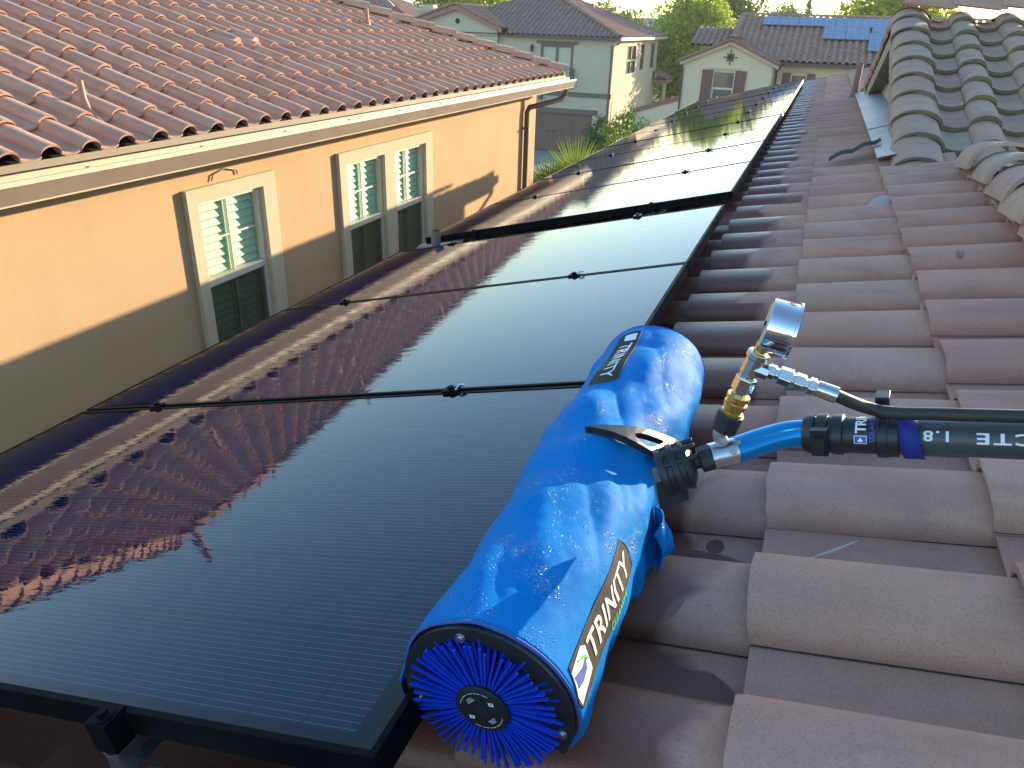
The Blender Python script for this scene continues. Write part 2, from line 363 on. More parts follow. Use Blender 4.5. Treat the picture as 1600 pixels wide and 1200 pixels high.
def clothmat():
    m, nt, p = newmat('wet blue cover cloth'); b = NB(nt); pos = b.geo()
    f = b.noise(9, 4, 0.6, pos); c = b.mix(f, (.0, .165, .50), (.0, .235, .62))
    b.l(c, p.inputs['Base Color']); p.inputs['Roughness'].default_value = 0.55
    p.inputs['Specular IOR Level'].default_value = 0.04
    # beads of water, denser in patches
    vo = b.n('ShaderNodeTexVoronoi'); vo.inputs['Scale'].default_value = 300; b.l(pos, vo.inputs['Vector'])
    vo2 = b.n('ShaderNodeTexVoronoi'); vo2.inputs['Scale'].default_value = 130; b.l(pos, vo2.inputs['Vector'])
    pn = b.noise(14, 3, 0.6, pos)
    th = b.math('MULTIPLY_ADD', pn, 1.7, -0.60)
    d1 = b.math('MAXIMUM', 0.0, b.math('SUBTRACT', th, vo.outputs['Distance'])); d2 = b.math('MAXIMUM', 0.0, b.math('SUBTRACT', b.math('MULTIPLY', th, 0.75), vo2.outputs['Distance']))
    drop = b.math('ADD', d1, b.math('MULTIPLY', d2, 1.6)); mask = b.math('MINIMUM', 1.0, b.math('MULTIPLY', drop, 5.0))
    b.l(b.math('MULTIPLY', mask, 1.0), p.inputs['Coat Weight']); p.inputs['Coat Roughness'].default_value = 0.14
    fine = b.noise(900, 2, 0.6, pos)
    h = b.math('ADD', b.math('MULTIPLY', drop, 1.5), b.math('MULTIPLY', fine, 0.35))
    bb = b.bump(h, 0.9, 0.0022, p); b.l(bb.outputs[0], p.inputs['Coat Normal']); 
    return m
M['cloth'] = clothmat()

# ------------------------------------------------------------------ tiled slopes
def s_profile(w, h, n, flat=0.40, wave=False):
    if wave:
        bw = w * (1 - flat); pts = [(0, .22 * h)]
        for i in range(n):
            a = math.pi * (i + .4) / (n - .2); pts.append((bw / 2 - bw / 2 * math.cos(a), h * (.22 + .78 * math.sin(a) ** .9)))
        pts.append((bw, .16 * h))
        for k in (.2, .4, .6, .8, 1.0): pts.append((bw + w * flat * k, .16 * h - .24 * h * math.sin(math.pi * k)))
        return pts
    bw = w * (1 - flat); pts = [(0, 0.17 * h)]
    for i in range(n):
        a = math.pi * (i + 0.35) / (n - 0.3); pts.append((bw / 2 - bw / 2 * math.cos(a), h * (0.17 + 0.83 * math.sin(a) ** 0.68)))
    pts.append((bw, 0.0))
    for k in (0.33, 0.66, 1.0): pts.append((bw + (w * flat) * k, -0.07 * h * math.sin(math.pi * k) + 0.02 * h * k))
    return pts
def tiled_slope(mb, P0, ev, eu, length_v, length_u, w=0.295, e=0.333, h=0.065, n=7, thick=0.018, jit=1.0, vlim=None, v0=0.0, u0=0.0, m=0, skip=None, lift=0.028, seed=1, flat=.40, wave=False, me=None):
    """tiles laid from the eave up: P0 eave corner (trough level), ev along the eave, eu up the slope."""
    rd = random.Random(seed); P0 = Vector(P0); ev = Vector(ev).normalized(); eu = Vector(eu).normalized(); nn = ev.cross(eu)
    if nn.z < 0: nn = -nn
    prof = s_profile(w, h, n, flat, wave); rough_e = .0016 if n >= 9 else 0
    for j in range(int(math.ceil((length_u - u0) / e))):
        ua = u0 + j * e
        for i in range(int(math.ceil((length_v - v0) / w))):
            va = v0 + i * w; rr = rd.random()
            ub = min(ua + e + 0.045, length_u + 0.02)
            if vlim:
                lo, hi = vlim((ua + ub) / 2)
                if va + w < lo - 0.05 or va > hi + 0.05: continue
            if skip and skip(ua + e / 2, va + w / 2): continue
            du = rd.uniform(-.004, .004) * jit; dl = rd.uniform(-.002, .003) * jit; tw = rd.uniform(-.004, .004) * jit
            row = []
            for (uu, lft) in ((ua + du, lift + dl), (ub, 0.0)):
                for (s_, hh) in prof:
                    vv = va + s_ * 0.994 + (tw if lft else 0)
                    if vlim:
                        lo, hi = vlim(uu); vv = max(lo, min(hi, vv))
                    row.append(P0 + ev * vv + eu * (uu + (rd.uniform(-rough_e, rough_e) if lft else 0)) + nn * (hh + lft + (rd.uniform(-rough_e, rough_e) * .6 if lft else 0)))
            k = len(prof); top = row; butt = [p_ - nn * thick + eu * 0.002 for p_ in row[:k]]
            fs = [(a, a + 1, k + a + 1, k + a) for a in range(k - 1)]
            mb.add(top, fs, m, rr)
            mb.add(row[:k] + butt, [(a, k + a, k + a + 1, a + 1) for a in range(k - 1)], m if me is None else me, rr)
            # near side lip and the underside just behind the butt
            mb.add([row[0], row[k], row[k] - nn * 0.018, row[0] - nn * 0.018], [(0, 1, 2, 3)], m, rr)
            if n >= 10 and not wave: g1, g2 = -ev * .0022 + nn * .0, 0; mb.add([row[0] - ev * .003 - nn * .0075, row[k] - ev * .003 - nn * .0075, row[k] + ev * .004 - nn * .0085, row[0] + ev * .004 - nn * .0085], [(0, 1, 2, 3)], 1, rr)
            inner = [b_ + eu * 0.06 for b_ in butt]
            mb.add(butt + inner, [(a, k + a, k + a + 1, a + 1) for a in range(k - 1)], m if me is None else me, rr)
def cap_row(mb, A, B, e=0.34, r=0.12, rise=0.085, m=0, seed=3, thick=0.016, lift=0.03, start=0.0, seg=10, jit=1.0, spread=0.0):
    """overlapping ridge or hip tiles from A (lowest / nearest butt) towards B."""
    rd = random.Random(seed); A = Vector(A); B = Vector(B); d = (B - A); L = d.length; d.normalize()
    side = d.cross(Vector((0, 0, 1))).normalized(); up = side.cross(d)
    if up.z < 0: up = -up
    q = start
    while q < L - 0.05:
        rr = rd.random(); oy = rd.uniform(-.006, .006) * jit; ln = min(e + 0.05, L - q + 0.02); vs = []; sk = rd.uniform(-.03, .03) * jit
        for (qq, lf, rs) in ((q, lift, 1.0), (q + ln, 0.0, 0.9)):
            for k in range(seg + 1):
                a = math.pi * k / seg
                x = -math.cos(a) * r * rs; y = rise * math.sin(a) ** 0.8 - spread * abs(math.cos(a)) ** 3
                vs.append(A + d * (qq + (sk * x if lf else 0)) + side * (x + oy) + up * (y + lf))
        K = seg + 1
        butt = []
        for k in range(K):
            a = math.pi * k / seg; c_ = A + d * q + side * oy + up * lift
            butt.append(vs[k] + (c_ + up * rise * 0.2 - vs[k]).normalized() * thick)
        mb.add(vs, [(k, k + 1, K + k + 1, K + k) for k in range(seg)], m, rr)
        mb.add(vs[:K] + butt, [(k, K + k, K + k + 1, k + 1) for k in range(seg)], m, rr)
        mb.add(butt + [b_ + d * 0.1 for b_ in butt], [(k, K + k, K + k + 1, k + 1) for k in range(seg)], m, rr)
        q += e

# ------------------------------------------------------------------ setting
gb = MB(); gb.quad((-1500, -600, 0), (1500, -600, 0), (1500, 2500, 0), (-1500, 2500, 0)); sett(gb.build('ground', M['ground']), kind='structure')
db = MB(); db.quad((-22, 26, .006), (-2.5, 26, .006), (-2.5, 45.3, .006), (-22, 45.3, .006)); sett(db.build('driveway', M['concrete']), kind='structure')
pb = MB(); pb.quad((-40, -40, .01), (3, -40, .01), (3, 13.5, .01), (-40, 13.5, .01)); sett(pb.build('side_yard', M['concrete']), kind='structure')
hb = MB(); hv = []; hf = []
NXh = 120
for j in range(4):
    for i in range(NXh + 1):
        x = -1400 + 2800 * i / NXh; z = (-1, 9, 13, -1)[j] * (1 if j in (0, 3) else 0.5 + 0.9 * noise.noise(Vector((x / 170, j * 3.1, 0)) ) + 0.5 * noise.noise(Vector((x / 40, j, 2))))
        hv.append((x, 900 + j * 120, max(z, -1) if j in (0, 3) else max(1, z + 4)))
for j in range(3):
    for i in range(NXh): a = j * (NXh + 1) + i; hf.append((a, a + 1, a + NXh + 2, a + NXh + 1))
hb.add(hv, hf); sett(hb.build('hills', simple('far hills', (.06, .085, .05), 0.95, bump=(0.1, 1, 2), var=1.3), smooth=True), kind='structure')

# wall with rectangular openings -------------------------------------------------------
def holed_wall(mb, T, a0, a1, z0, z1, holes, depth, m=0, mrev=None):
    """T(a, z, d) -> point; d is depth behind the face. holes: (a0,a1,z0,z1)."""
    as_ = sorted({a0, a1, *[h[0] for h in holes], *[h[1] for h in holes]}); zs = sorted({z0, z1, *[h[2] for h in holes], *[h[3] for h in holes]})
    for i in range(len(as_) - 1):
        for j in range(len(zs) - 1):
            am, zm = (as_[i] + as_[i+1]) / 2, (zs[j] + zs[j+1]) / 2
            if any(h[0] < am < h[1] and h[2] < zm < h[3] for h in holes): continue
            mb.quad(T(as_[i], zs[j], 0), T(as_[i+1], zs[j], 0), T(as_[i+1], zs[j+1], 0), T(as_[i], zs[j+1], 0), m)
    for (b0, b1, c0, c1) in holes:
        q = [(b0, c0), (b1, c0), (b1, c1), (b0, c1)]
        for k in range(4):
            p_, r_ = q[k], q[(k+1) % 4]
            mb.quad(T(*p_, 0), T(*r_, 0), T(*r_, depth), T(*p_, depth), m if mrev is None else mrev)
def frame_rect(mb, T, a0, a1, z0, z1, wd, d0, d1, m=0):
    for (p0, p1, q0, q1) in ((a0, a1, z0, z0 + wd), (a0, a1, z1 - wd, z1), (a0, a0 + wd, z0 + wd, z1 - wd), (a1 - wd, a1, z0 + wd, z1 - wd)):
        tbox(mb, T, p0, p1, q0, q1, d0, d1, m)
def tbox(mb, T, a0, a1, z0, z1, d0, d1, m=0):
    vs = [T(a, z, d) for d in (d0, d1) for (a, z) in ((a0, z0), (a1, z0), (a1, z1), (a0, z1))]
    mb.add(vs, [(0,1,2,3), (7,6,5,4), (0,4,5,1), (1,5,6,2), (2,6,7,3), (3,7,4,0)], m)

# ================================================================== NEIGHBOUR HOUSE
WX = -2.4
nb = empty('stucco_house', (-7, 6.5, 0), 'orange stucco house with terracotta barrel tile roof at the left', 'house')
Tn = lambda y, z, d: Vector((WX - d, y, z))
wins = [(4.16, 4.96, 4.40, 5.82), (6.29, 7.06, 4.40, 5.81), (7.30, 8.06, 4.40, 5.81)]
mb = MB(); holed_wall(mb, Tn, 1.2, 12.2, -0.2, 6.30, wins, 0.13)
mb.quad((WX, 12.2, -.2), (-11.3, 12.2, -.2), (-11.3, 12.2, 6.3), (WX, 12.2, 6.3)); mb.quad((WX, 1.2, -.2), (-11.3, 1.2, -.2), (-11.3, 1.2, 6.3), (WX, 1.2, 6.3)); mb.quad((-11.3, 1.2, -.2), (-11.3, 12.2, -.2), (-11.3, 12.2, 6.3), (-11.3, 1.2, 6.3))
mb.build('wall', M['orange_stucco'], nb)
def sash_window(parent, T, a0, a1, z0, z1, zm, glass, vin, blinds=None, munt=True, dep=0.03, name='window'):
    mb = MB(); frame_rect(mb, T, a0, a1, z0, z1, 0.035, dep - 0.03, dep + 0.05)
    tbox(mb, T, a0 + .035, a1 - .035, zm - .03, zm + .03, dep - 0.035, dep + 0.04)
    frame_rect(mb, T, a0 + .037, a1 - .037, z0 + .037, zm - .03, 0.022, dep - .012, dep + .03)
    if munt:
        am = (a0 + a1) / 2; zq = (zm + z1) / 2
        tbox(mb, T, am - .006, am + .006, zm + .03, z1 - .035, dep + .003, dep + .018); tbox(mb, T, a0 + .035, am - .008, zq - .008, zq + .008, dep + .003, dep + .018)
        tbox(mb, T, am + .008, a1 - .035, zq - .008, zq + .008, dep + .003, dep + .018); tbox(mb, T, am - .008, am + .008, z0 + .06, zm - .03, dep + .003, dep + .018)
    wn = mb.build(name, vin, parent, bevel=0.003)
    g = MB(); g.quad(T(a0 + .03, z0 + .03, dep + .025), T(a1 - .03, z0 + .03, dep + .025), T(a1 - .03, z1 - .03, dep + .025), T(a0 + .03, z1 - .03, dep + .025)); g.build('pane', glass, wn)
    if blinds:
        g = MB(); g.quad(T(a0 + .05, z0 + .05, dep - .016), T(a1 - .05, z0 + .05, dep - .016), T(a1 - .05, zm - .03, dep - .016), T(a0 + .05, zm - .03, dep - .016)); g.build('sash_shade', M['shade_pane'], wn)  # dark see-through pane added to put shade on the lower sash
        s_ = MB(); zz = z0 + .04; rd = random.Random(int(a0 * 100))
        mid = (a0 + a1) / 2
        for (p0, p1) in ((a0 + .05, mid - .004), (mid + .004, a1 - .05)):
            zz = z0 + .05
            while zz < z1 - .06:
                t = 0.016
                s_.add([T(p0, zz, dep + .036), T(p1, zz, dep + .036), T(p1, zz + .052, dep + .036 + t), T(p0, zz + .052, dep + .036 + t),
                        T(p0, zz + .008, dep + .033), T(p1, zz + .008, dep + .033), T(p1, zz + .060, dep + .033 + t), T(p0, zz + .060, dep + .033 + t)],
                       [(0,1,2,3), (4,5,6,7), (0,1,5,4), (2,3,7,6)])
                zz += .066
            frame_rect(s_, T, p0 - .04, p1 + .04, z0 + .01, z1 - .01, .03, dep + .030, dep + .07)
        s_.build('blind', blinds, wn)
        k = MB(); tbox(k, T, a0 - .02, a1 + .02, z0 - .02, z1 + .02, dep + .14, dep + .5); k.build('room', M['room'], wn)
    return wn
for (a0, a1, z0, z1) in wins: sash_window(nb, Tn, a0, a1, z0, z1, 5.14, M['glass'], M['vinyl'], M['blind'])
for (a0, a1, holes) in ((4.05, 5.13, wins[:1]), (6.16, 8.24, wins[1:])):
    mb = MB(); To = lambda y, z, d: Vector((WX + 0.045 - d, y, z))
    holed_wall(mb, To, a0, a1, 4.25, 5.93, [(h[0] , h[1], h[2], h[3]) for h in holes], 0.12)
    for (p0, p1, q0, q1) in ((a0, a0, 4.25, 5.93), (a1, a1, 4.25, 5.93)): mb.quad(To(p0, q0, 0), To(p0, q1, 0), To(p0, q1, .045), To(p0, q0, .045))
    mb.quad(To(a0, 5.93, 0), To(a1, 5.93, 0), To(a1, 5.93, .045), To(a0, 5.93, .045)); mb.quad(To(a0, 4.25, 0), To(a1, 4.25, 0), To(a1, 4.25, .045), To(a0, 4.25, .045))
    mb.build('window_trim', M['trim'], nb)
tn = math.tan(math.radians(19.0)); ez = 6.375; e0, e1 = 0.75, 12.55; ex = -2.03; half = (e1 - e0) / 2 if False else 4.85
cs = math.cos(math.radians(19.0))
mb = MB(); Lu = 4.85 / cs
tiled_slope(mb, (ex, e0, ez), (0, 1, 0), (-1, 0, tn), e1 - e0, Lu, w=0.274, e=0.345, h=0.068, n=8, flat=.50, wave=True, thick=.015, vlim=lambda u: (u * cs, (e1 - e0) - u * cs), seed=11)
tiled_slope(mb, (ex, e1, ez), (-1, 0, 0), (0, -1, tn), 9.7, Lu, w=0.274, e=0.345, h=0.07, n=4, vlim=lambda u: (u * cs, 9.7 - u * cs), seed=12)
tiled_slope(mb, (ex - 9.7, e0, ez), (1, 0, 0), (0, 1, tn), 9.7, Lu, w=0.274, e=0.345, h=0.07, n=4, vlim=lambda u: (u * cs, 9.7 - u * cs), seed=13)
rz = ez + 4.85 * tn
for (a, b_, c_) in (((ex, e0), (ex, e1), 1),): pass
dk = 0.03
mb.add([(ex+.03, e0, ez - dk), (ex+.03, e1, ez - dk), (ex - 4.85, e1 - 4.85, rz - dk), (ex - 4.85, e0 + 4.85, rz - dk), (ex - 9.7, e0, ez - dk), (ex - 9.7, e1, ez - dk)],
       [(0, 1, 2, 3), (1, 5, 2), (0, 3, 4), (4, 3, 2, 5)], 1)
mb.build('roof', [M['tile_orange'], M['deck']], nb, smooth=True, angle=40)
mb = MB()
cap_row(mb, (ex, e1, ez + .055), (ex - 4.85, e1 - 4.85, rz + .06), r=.125, rise=.10, lift=.035, seed=5, start=.02)
cap_row(mb, (ex, e0, ez + .055), (ex - 4.85, e0 + 4.85, rz + .06), r=.125, rise=.10, lift=.035, seed=6, start=.02)
cap_row(mb, (ex - 4.85, e0 + 4.75, rz + .07), (ex - 4.85, e1 - 4.75, rz + .07), r=.125, rise=.10, lift=.03, seed=8)
mb.build('ridge_tiles', M['tile_orange'], nb, smooth=True, angle=50)
# fascia, soffit, bird-stop board and open gutter
mb = MB(); mb.box((ex - .045, e0, 6.20), (ex - .005, e1, ez - .02)); mb.box((ex - 9.7, e1 - .04, 6.20), (ex - .045, e1 - .002, ez - .02)); mb.build('fascia', M['gutter'], nb)
mb = MB(); mb.box((WX + .002, e0, 6.19), (ex - .046, e1, 6.215)); mb.build('soffit', M['brown_paint'], nb)
mb = MB(); mb.box((ex + .004, e0, ez - .03), (ex + .016, e1, ez + .016)); mb.build('bird_stop', M['gutter_dark'] if False else simple('bird stop paint', (.26, .20, .13), .7, var=.1), nb)
gx0, gx1 = ex + .002, -1.905; gy0, gy1 = .6, 12.80
prof = [(gx0, 6.345), (gx0, 6.19), (gx1 - .050, 6.188), (gx1 - .036, 6.190), (gx1 - .034, 6.200), (gx1 - .004, 6.296), (gx1 + .006, 6.300), (gx1 + .006, 6.322), (gx1 - .014, 6.322)]
mb = MB(); inn = [(x - (.003 if i > 2 else -.003), z + .004) for i, (x, z) in enumerate(prof)]
for P_ in (prof, inn):
    for i in range(len(P_) - 1):
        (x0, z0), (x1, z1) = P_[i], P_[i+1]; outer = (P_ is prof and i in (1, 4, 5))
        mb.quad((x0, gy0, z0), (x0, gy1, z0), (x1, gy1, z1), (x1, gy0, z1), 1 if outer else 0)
for yy in (gy0, gy1): mb.add([(x, yy, z) for (x, z) in prof[1:]], [tuple(range(len(prof) - 1))], 0)
y = 1.0
while y < 12.6:
    mb.box((gx1 - .045, y - .018, 6.318), (gx1 - .016, y + .018, 6.330)); y += 0.95
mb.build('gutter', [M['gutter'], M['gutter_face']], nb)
mb = MB(); mb.tube([(-1.97, 12.45, 6.19), (-1.97, 12.45, 6.10), (-2.02, 12.35, 6.02), (-2.22, 11.9, 5.96), (-2.33, 11.68, 5.93), (-2.345, 11.62, 5.86), (-2.345, 11.62, .1)], .042, 10)
for z in (5.6, 4.6, 3.2): mb.box((-2.395, 11.56, z), (-2.29, 11.68, z + .03))
mb.build('downspout', M['brown_paint'], nb, smooth=True)
def vent(parent, base, tip, r, mat, foot=True, bend=None):
    mb = MB(); pts = [base] + (bend or []) + [tip]; mb.tube(pts, r, 14, cap=False); 
    t = Vector(tip); d = (Vector(tip) - Vector(pts[-2])).normalized(); mb.lathe(t - d * .01, d, [(0, r * .8), (.004, r * .8)], 14, 1)
    if foot: mb.lathe(Vector(base) - Vector((0, 0, .04)), (0, 0, 1), [(0, r * 3.2), (.02, r * 3.0), (.05, r * 1.5), (.09, r * 1.25)], 16)
    return mb.build('vent_pipe', [mat, M['dark']], parent, smooth=True)
def nroof(x, y, dz=0): return (x, y, ez + (ex - x) * tn + dz)
vent(nb, (-2.26, 3.36, 6.475), (-2.50, 3.435, 6.75), .021, M['pipe_orange'], bend=[(-2.40, 3.41, 6.525), (-2.47, 3.43, 6.575), (-2.495, 3.433, 6.64)], foot=False)
vent(nb, nroof(-3.9, 9.40, .05), nroof(-3.9, 9.38, .26), .026, M['pipe_orange'])
vent(nb, (-6.5, 5.6, 8.05), (-6.5, 5.6, 8.55), .05, M['pipe_orange'])
vent(nb, nroof(-5.0, 8.2, .05), nroof(-5.0, 8.2, .45), .03, M['pipe_orange'])
mb = MB(); 
for q in (0, .274): mb.tube([nroof(-3.40, 6.10 + q, .058), nroof(-3.70, 6.10 + q, .050)], [.060, .050], 14)
mb.build('roof_vent', M['tile_orange'], nb, smooth=True)
mb = MB(); hk = [(WX + .012, 4.38, 5.955), (WX + .012, 4.40, 6.0), (WX + .012, 4.545, 6.03), (WX + .012, 4.68, 6.0), (WX + .012, 4.69, 5.96)]
mb.tube(hk, .006, 8); mb.build('wall_hook', M['brown_paint'], nb, smooth=True)

# ================================================================== OWN HOUSE
oh = empty('tiled_house', (6, 7, 0), 'house under the camera with weathered mauve barrel tiles and a gable at right', 'house')
EAV = -0.12; RID = 2.92; Y0 = -3.0; Y1 = 15.1
CR = -0.08; TH = 0.062                       # crest level, barrel height
mb = MB()
tiled_slope(mb, W3(-.21, Y0, CR - TH - 0.028), VV, U, Y1 - Y0, RID + .21, w=0.295, e=0.333, h=TH, n=10, v0=(0.226 + 3.0 + 0.17) % 0.295 - 0.295, u0=0.009, seed=21,
            skip=lambda u, v: (u - .21) > 2.75 and 3.9 < v + Y0 < 9.6)
mb.quad(W3(EAV, Y0, CR - .12), W3(EAV, Y1, CR - .12), W3(RID, Y1, CR - .12), W3(RID, Y0, CR - .12), 1)
rp = W3(RID, 0, CR - .12)
# far side of the ridge
tiled_slope(mb, (rp.x + 5, Y0, rp.z - 5 * math.tan(PT)), (0, 1, 0), (-5, 0, 5 * math.tan(PT)), 3.9 + 3.0, 5 / cP, w=.295, e=.333, h=TH, n=4, seed=22)
mb.quad((rp.x, Y0, rp.z), (rp.x, Y1, rp.z), (rp.x + 5, Y1, rp.z - 5 * math.tan(PT)), (rp.x + 5, Y0, rp.z - 5 * math.tan(PT)), 1)
mb.build('roof', [M['tile_own'], M['deck']], oh, smooth=True, angle=38)
mb = MB()
rc = W3(2.93, 0, CR + .0)
cap_row(mb, (rc.x, Y0, rc.z - .045), (rc.x, 3.75, rc.z - .045), e=.37, r=.155, rise=.125, lift=.04, seed=31, jit=2.0, seg=14, start=(3.38 + 3.0) % .37 - .37)
mb.build('ridge_tiles', M['tile_gable'], oh, smooth=True, angle=50)
# gable: wall, near and far slopes, barge boards
RY, RZ = 6.95, 7.338; gt = 0.275; ga = math.atan(gt); GX0 = 2.47; GX1 = 7.2
def gz(y): return RZ - gt * abs(y - RY)
mb = MB()
nD = Vector((0, -gt, 1)).normalized(); euN = Vector((0, 1, gt)).normalized(); euF = Vector((0, -1, gt)).normalized()
yb = 3.12; zb = gz(yb) - TH
Lg = (RY - yb) / math.cos(ga)
# the first column is the wide rake tile
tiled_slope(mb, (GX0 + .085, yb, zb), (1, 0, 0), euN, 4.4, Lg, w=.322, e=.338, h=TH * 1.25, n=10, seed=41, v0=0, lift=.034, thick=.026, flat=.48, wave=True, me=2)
tiled_slope(mb, (GX0 + .1, 10.2, gz(10.2) - TH), (1, 0, 0), euF, 4.4, (10.2 - RY) / math.cos(ga), w=.305, e=.338, h=TH, n=5, seed=42, v0=0)
mb.quad((GX0 + .05, yb, zb - .03), (GX1, yb, zb - .03), (GX1, RY, RZ - TH - .03), (GX0 + .05, RY, RZ - TH - .03), 1)
mb.quad((GX0 + .05, 10.2, gz(10.2) - TH - .03), (GX1, 10.2, gz(10.2) - TH - .03), (GX1, RY, RZ - TH - .03), (GX0 + .05, RY, RZ - TH - .03), 1)
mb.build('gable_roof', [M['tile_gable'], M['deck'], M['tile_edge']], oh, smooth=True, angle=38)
mb = MB()
def rake(mb, y_lo, sgn, seed):
    rd = random.Random(seed); q = 0.0; L = abs(RY - y_lo) / math.cos(ga); eu = Vector((0, sgn, gt)).normalized(); n_ = Vector((0, -sgn * gt, 1)).normalized()
    base = Vector((GX0 + .125, y_lo, gz(y_lo) - .055))
    while q < L:
        rr = rd.random(); seg = 16; vs = []; ln = min(.385, L - q + .05); rx = .135 + rd.uniform(-.006, .006); sh = rd.uniform(-.012, .012)
        for (qq, lf, sc) in ((q, .034, 1.0), (q + ln, .0, .93)):
            for k in range(seg + 1):
                a = math.radians(-32 + 212 * k / seg)
                vs.append(base + eu * qq + Vector((-math.cos(a) * rx * sc + (sh if lf else 0), 0, 0)) + n_ * (math.sin(a) * .090 * sc + lf * .7))
        K = seg + 1; c_ = base + eu * q + n_ * .02
        butt = [v_ + (c_ - v_).normalized() * .015 for v_ in vs[:K]]
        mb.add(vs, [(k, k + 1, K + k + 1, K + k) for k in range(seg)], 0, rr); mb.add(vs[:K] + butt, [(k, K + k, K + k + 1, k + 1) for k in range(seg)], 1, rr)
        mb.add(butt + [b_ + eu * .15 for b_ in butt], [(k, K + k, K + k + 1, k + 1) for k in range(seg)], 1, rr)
        q += .338
rake(mb, yb, 1, 51); rake(mb, 10.2, -1, 52)
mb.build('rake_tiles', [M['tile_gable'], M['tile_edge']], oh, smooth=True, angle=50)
mb = MB(); cap_row(mb, (GX0 + .05, RY, RZ + .03), (GX1, RY, RZ + .03), r=.15, rise=.12, lift=.035, seed=61, seg=14); mb.build('gable_ridge_tiles', M['tile_gable'], oh, smooth=True, angle=50)
gwx = 2.66
mb = MB(); mb.add([(gwx, 3.75, 6.2), (gwx, 9.95, 6.2), (gwx, 9.95, gz(9.95) - .1), (gwx, RY, RZ - .1), (gwx, 3.75, gz(3.75) - .1)], [(0, 1, 2, 3, 4)]); mb.add([(gwx, 9.95, 6.2), (GX1, 9.95, 6.2), (GX1, 9.95, gz(9.95) - .1), (gwx, 9.95, gz(9.95) - .1)], [(0, 1, 2, 3)]); mb.build('gable_wall', M['yellow_stucco'], oh)
mb = MB()
for (ya, yb_) in ((yb + .12, RY), (10.15, RY)):
    mb.prism([(GX0 + .03, ya, gz(ya) - .08), (GX0 + .03, yb_, gz(yb_) - .08), (GX0 + .03, yb_, gz(yb_) - .27), (GX0 + .03, ya, gz(ya) - .27)], (.025, 0, 0))
    mb.quad((GX0 + .055, ya, gz(ya) - .262), (GX0 + .055, yb_, gz(yb_) - .262), (gwx, yb_, gz(yb_) - .262), (gwx, ya, gz(ya) - .262))
mb.build('barge_board', M['tan_paint'], oh)
# metal flashing beside the gable wall
mb = MB()
for (ya, yb_, dz) in ((4.2, 5.6, 0), (5.58, 9.2, .004)):
    a = W3(2.46, ya, -.055 + dz); b_ = W3(2.46, yb_, -.055 + dz); c_ = W3(2.69, yb_, -.045 + dz); d_ = W3(2.69, ya, -.045 + dz)
    mb.quad(a, b_, c_, d_); mb.quad(a, b_, b_ - NN * .02, a - NN * .02); e_ = W3(2.69, max(ya, 4.9), -.045 + dz); mb.quad(e_ - U * .002, c_ - U * .002, c_ + Vector((0, 0, .12)) - U * .002, e_ + Vector((0, 0, .10)) - U * .002)
mb.build('metal_flashing', M['flash'], oh)
mb = MB(); nx = 16
for i in range(nx):
    for j in range(3): pass
def flapP(i, j): 
    t = i / nx; u = 2.215 + .29 * t; v = 4.42 + .30 * t ** 1.1 + (.10 if j else -.05) + .02 * j; return W3(u, v - .02 * j, -.060 + .015 * abs(math.sin(t * 7.0)) + .02 * t + .004 * j)
for i in range(nx): mb.quad(flapP(i, 0), flapP(i + 1, 0), flapP(i + 1, 1), flapP(i, 1))
mb.build('loose_flashing', M['lead'], oh, smooth=True)
# corrugated piece under the rake, mortar lumps
mb = MB(); rd = random.Random(5)
mb.lathe(W3(2.44, 3.27, -.18), NN, [(0, .075), (.05, .07), (.08, .045), (.092, .01)], 12)
mb.build('mortar', M['mortar'], oh, smooth=True)
mb = MB(); mb.box((-.10 * 0 + .12, Y0, 0), (9.5, Y1 - .5, 5.72)); mb.build('wall', M['orange_stucco'], oh)
mb = MB(); mb.box((-.22, Y0, 5.66), (-.10, Y1 + .05, 5.78)); mb.box((-.10, Y0, 5.60), (-.07, Y1 - .02, 5.82)); mb.box((-.07, Y0, 5.66), (.12, Y1 - .02, 5.68)); mb.build('gutter', M['gutter_dark'], oh)
mb = MB(); ty = Y1 - .1; mb.tube([(-.16, ty, 5.66), (-.16, ty, 5.56), (-.08, ty - .2, 5.44), (.03, Y1 - .48, 5.30), (.07, Y1 - .55, 5.2), (.07, Y1 - .55, .2)], .035, 10); mb.build('downspout', M['gutter_dark'], oh, smooth=True)
mb = MB(); q = 0.0
while q < RID + .1:
    mb.tube([W3(-.15 + q, Y1 + .02, CR - .05), W3(-.15 + q + .36, Y1 + .02, CR - .075)], [.075, .065], 10, r=rd.random()); q += .333
mb.prism([W3(-.15, Y1 - .02, -.3), W3(RID, Y1 - .02, -.3), W3(RID, Y1 - .02, -.12), W3(-.15, Y1 - .02, -.12)], (0, .03, 0)); mb.build('rake_trim', M['tile_own'], oh, smooth=True, angle=50)
b0 = W3(.105, 3.315, -.17); vent(oh, b0, b0 + Vector((0, 0, .235)), .026, M['pipe'])
b0 = W3(2.445, 9.5, -.12); vent(oh, b0, b0 + Vector((0, 0, .36)), .034, M['pipe'])

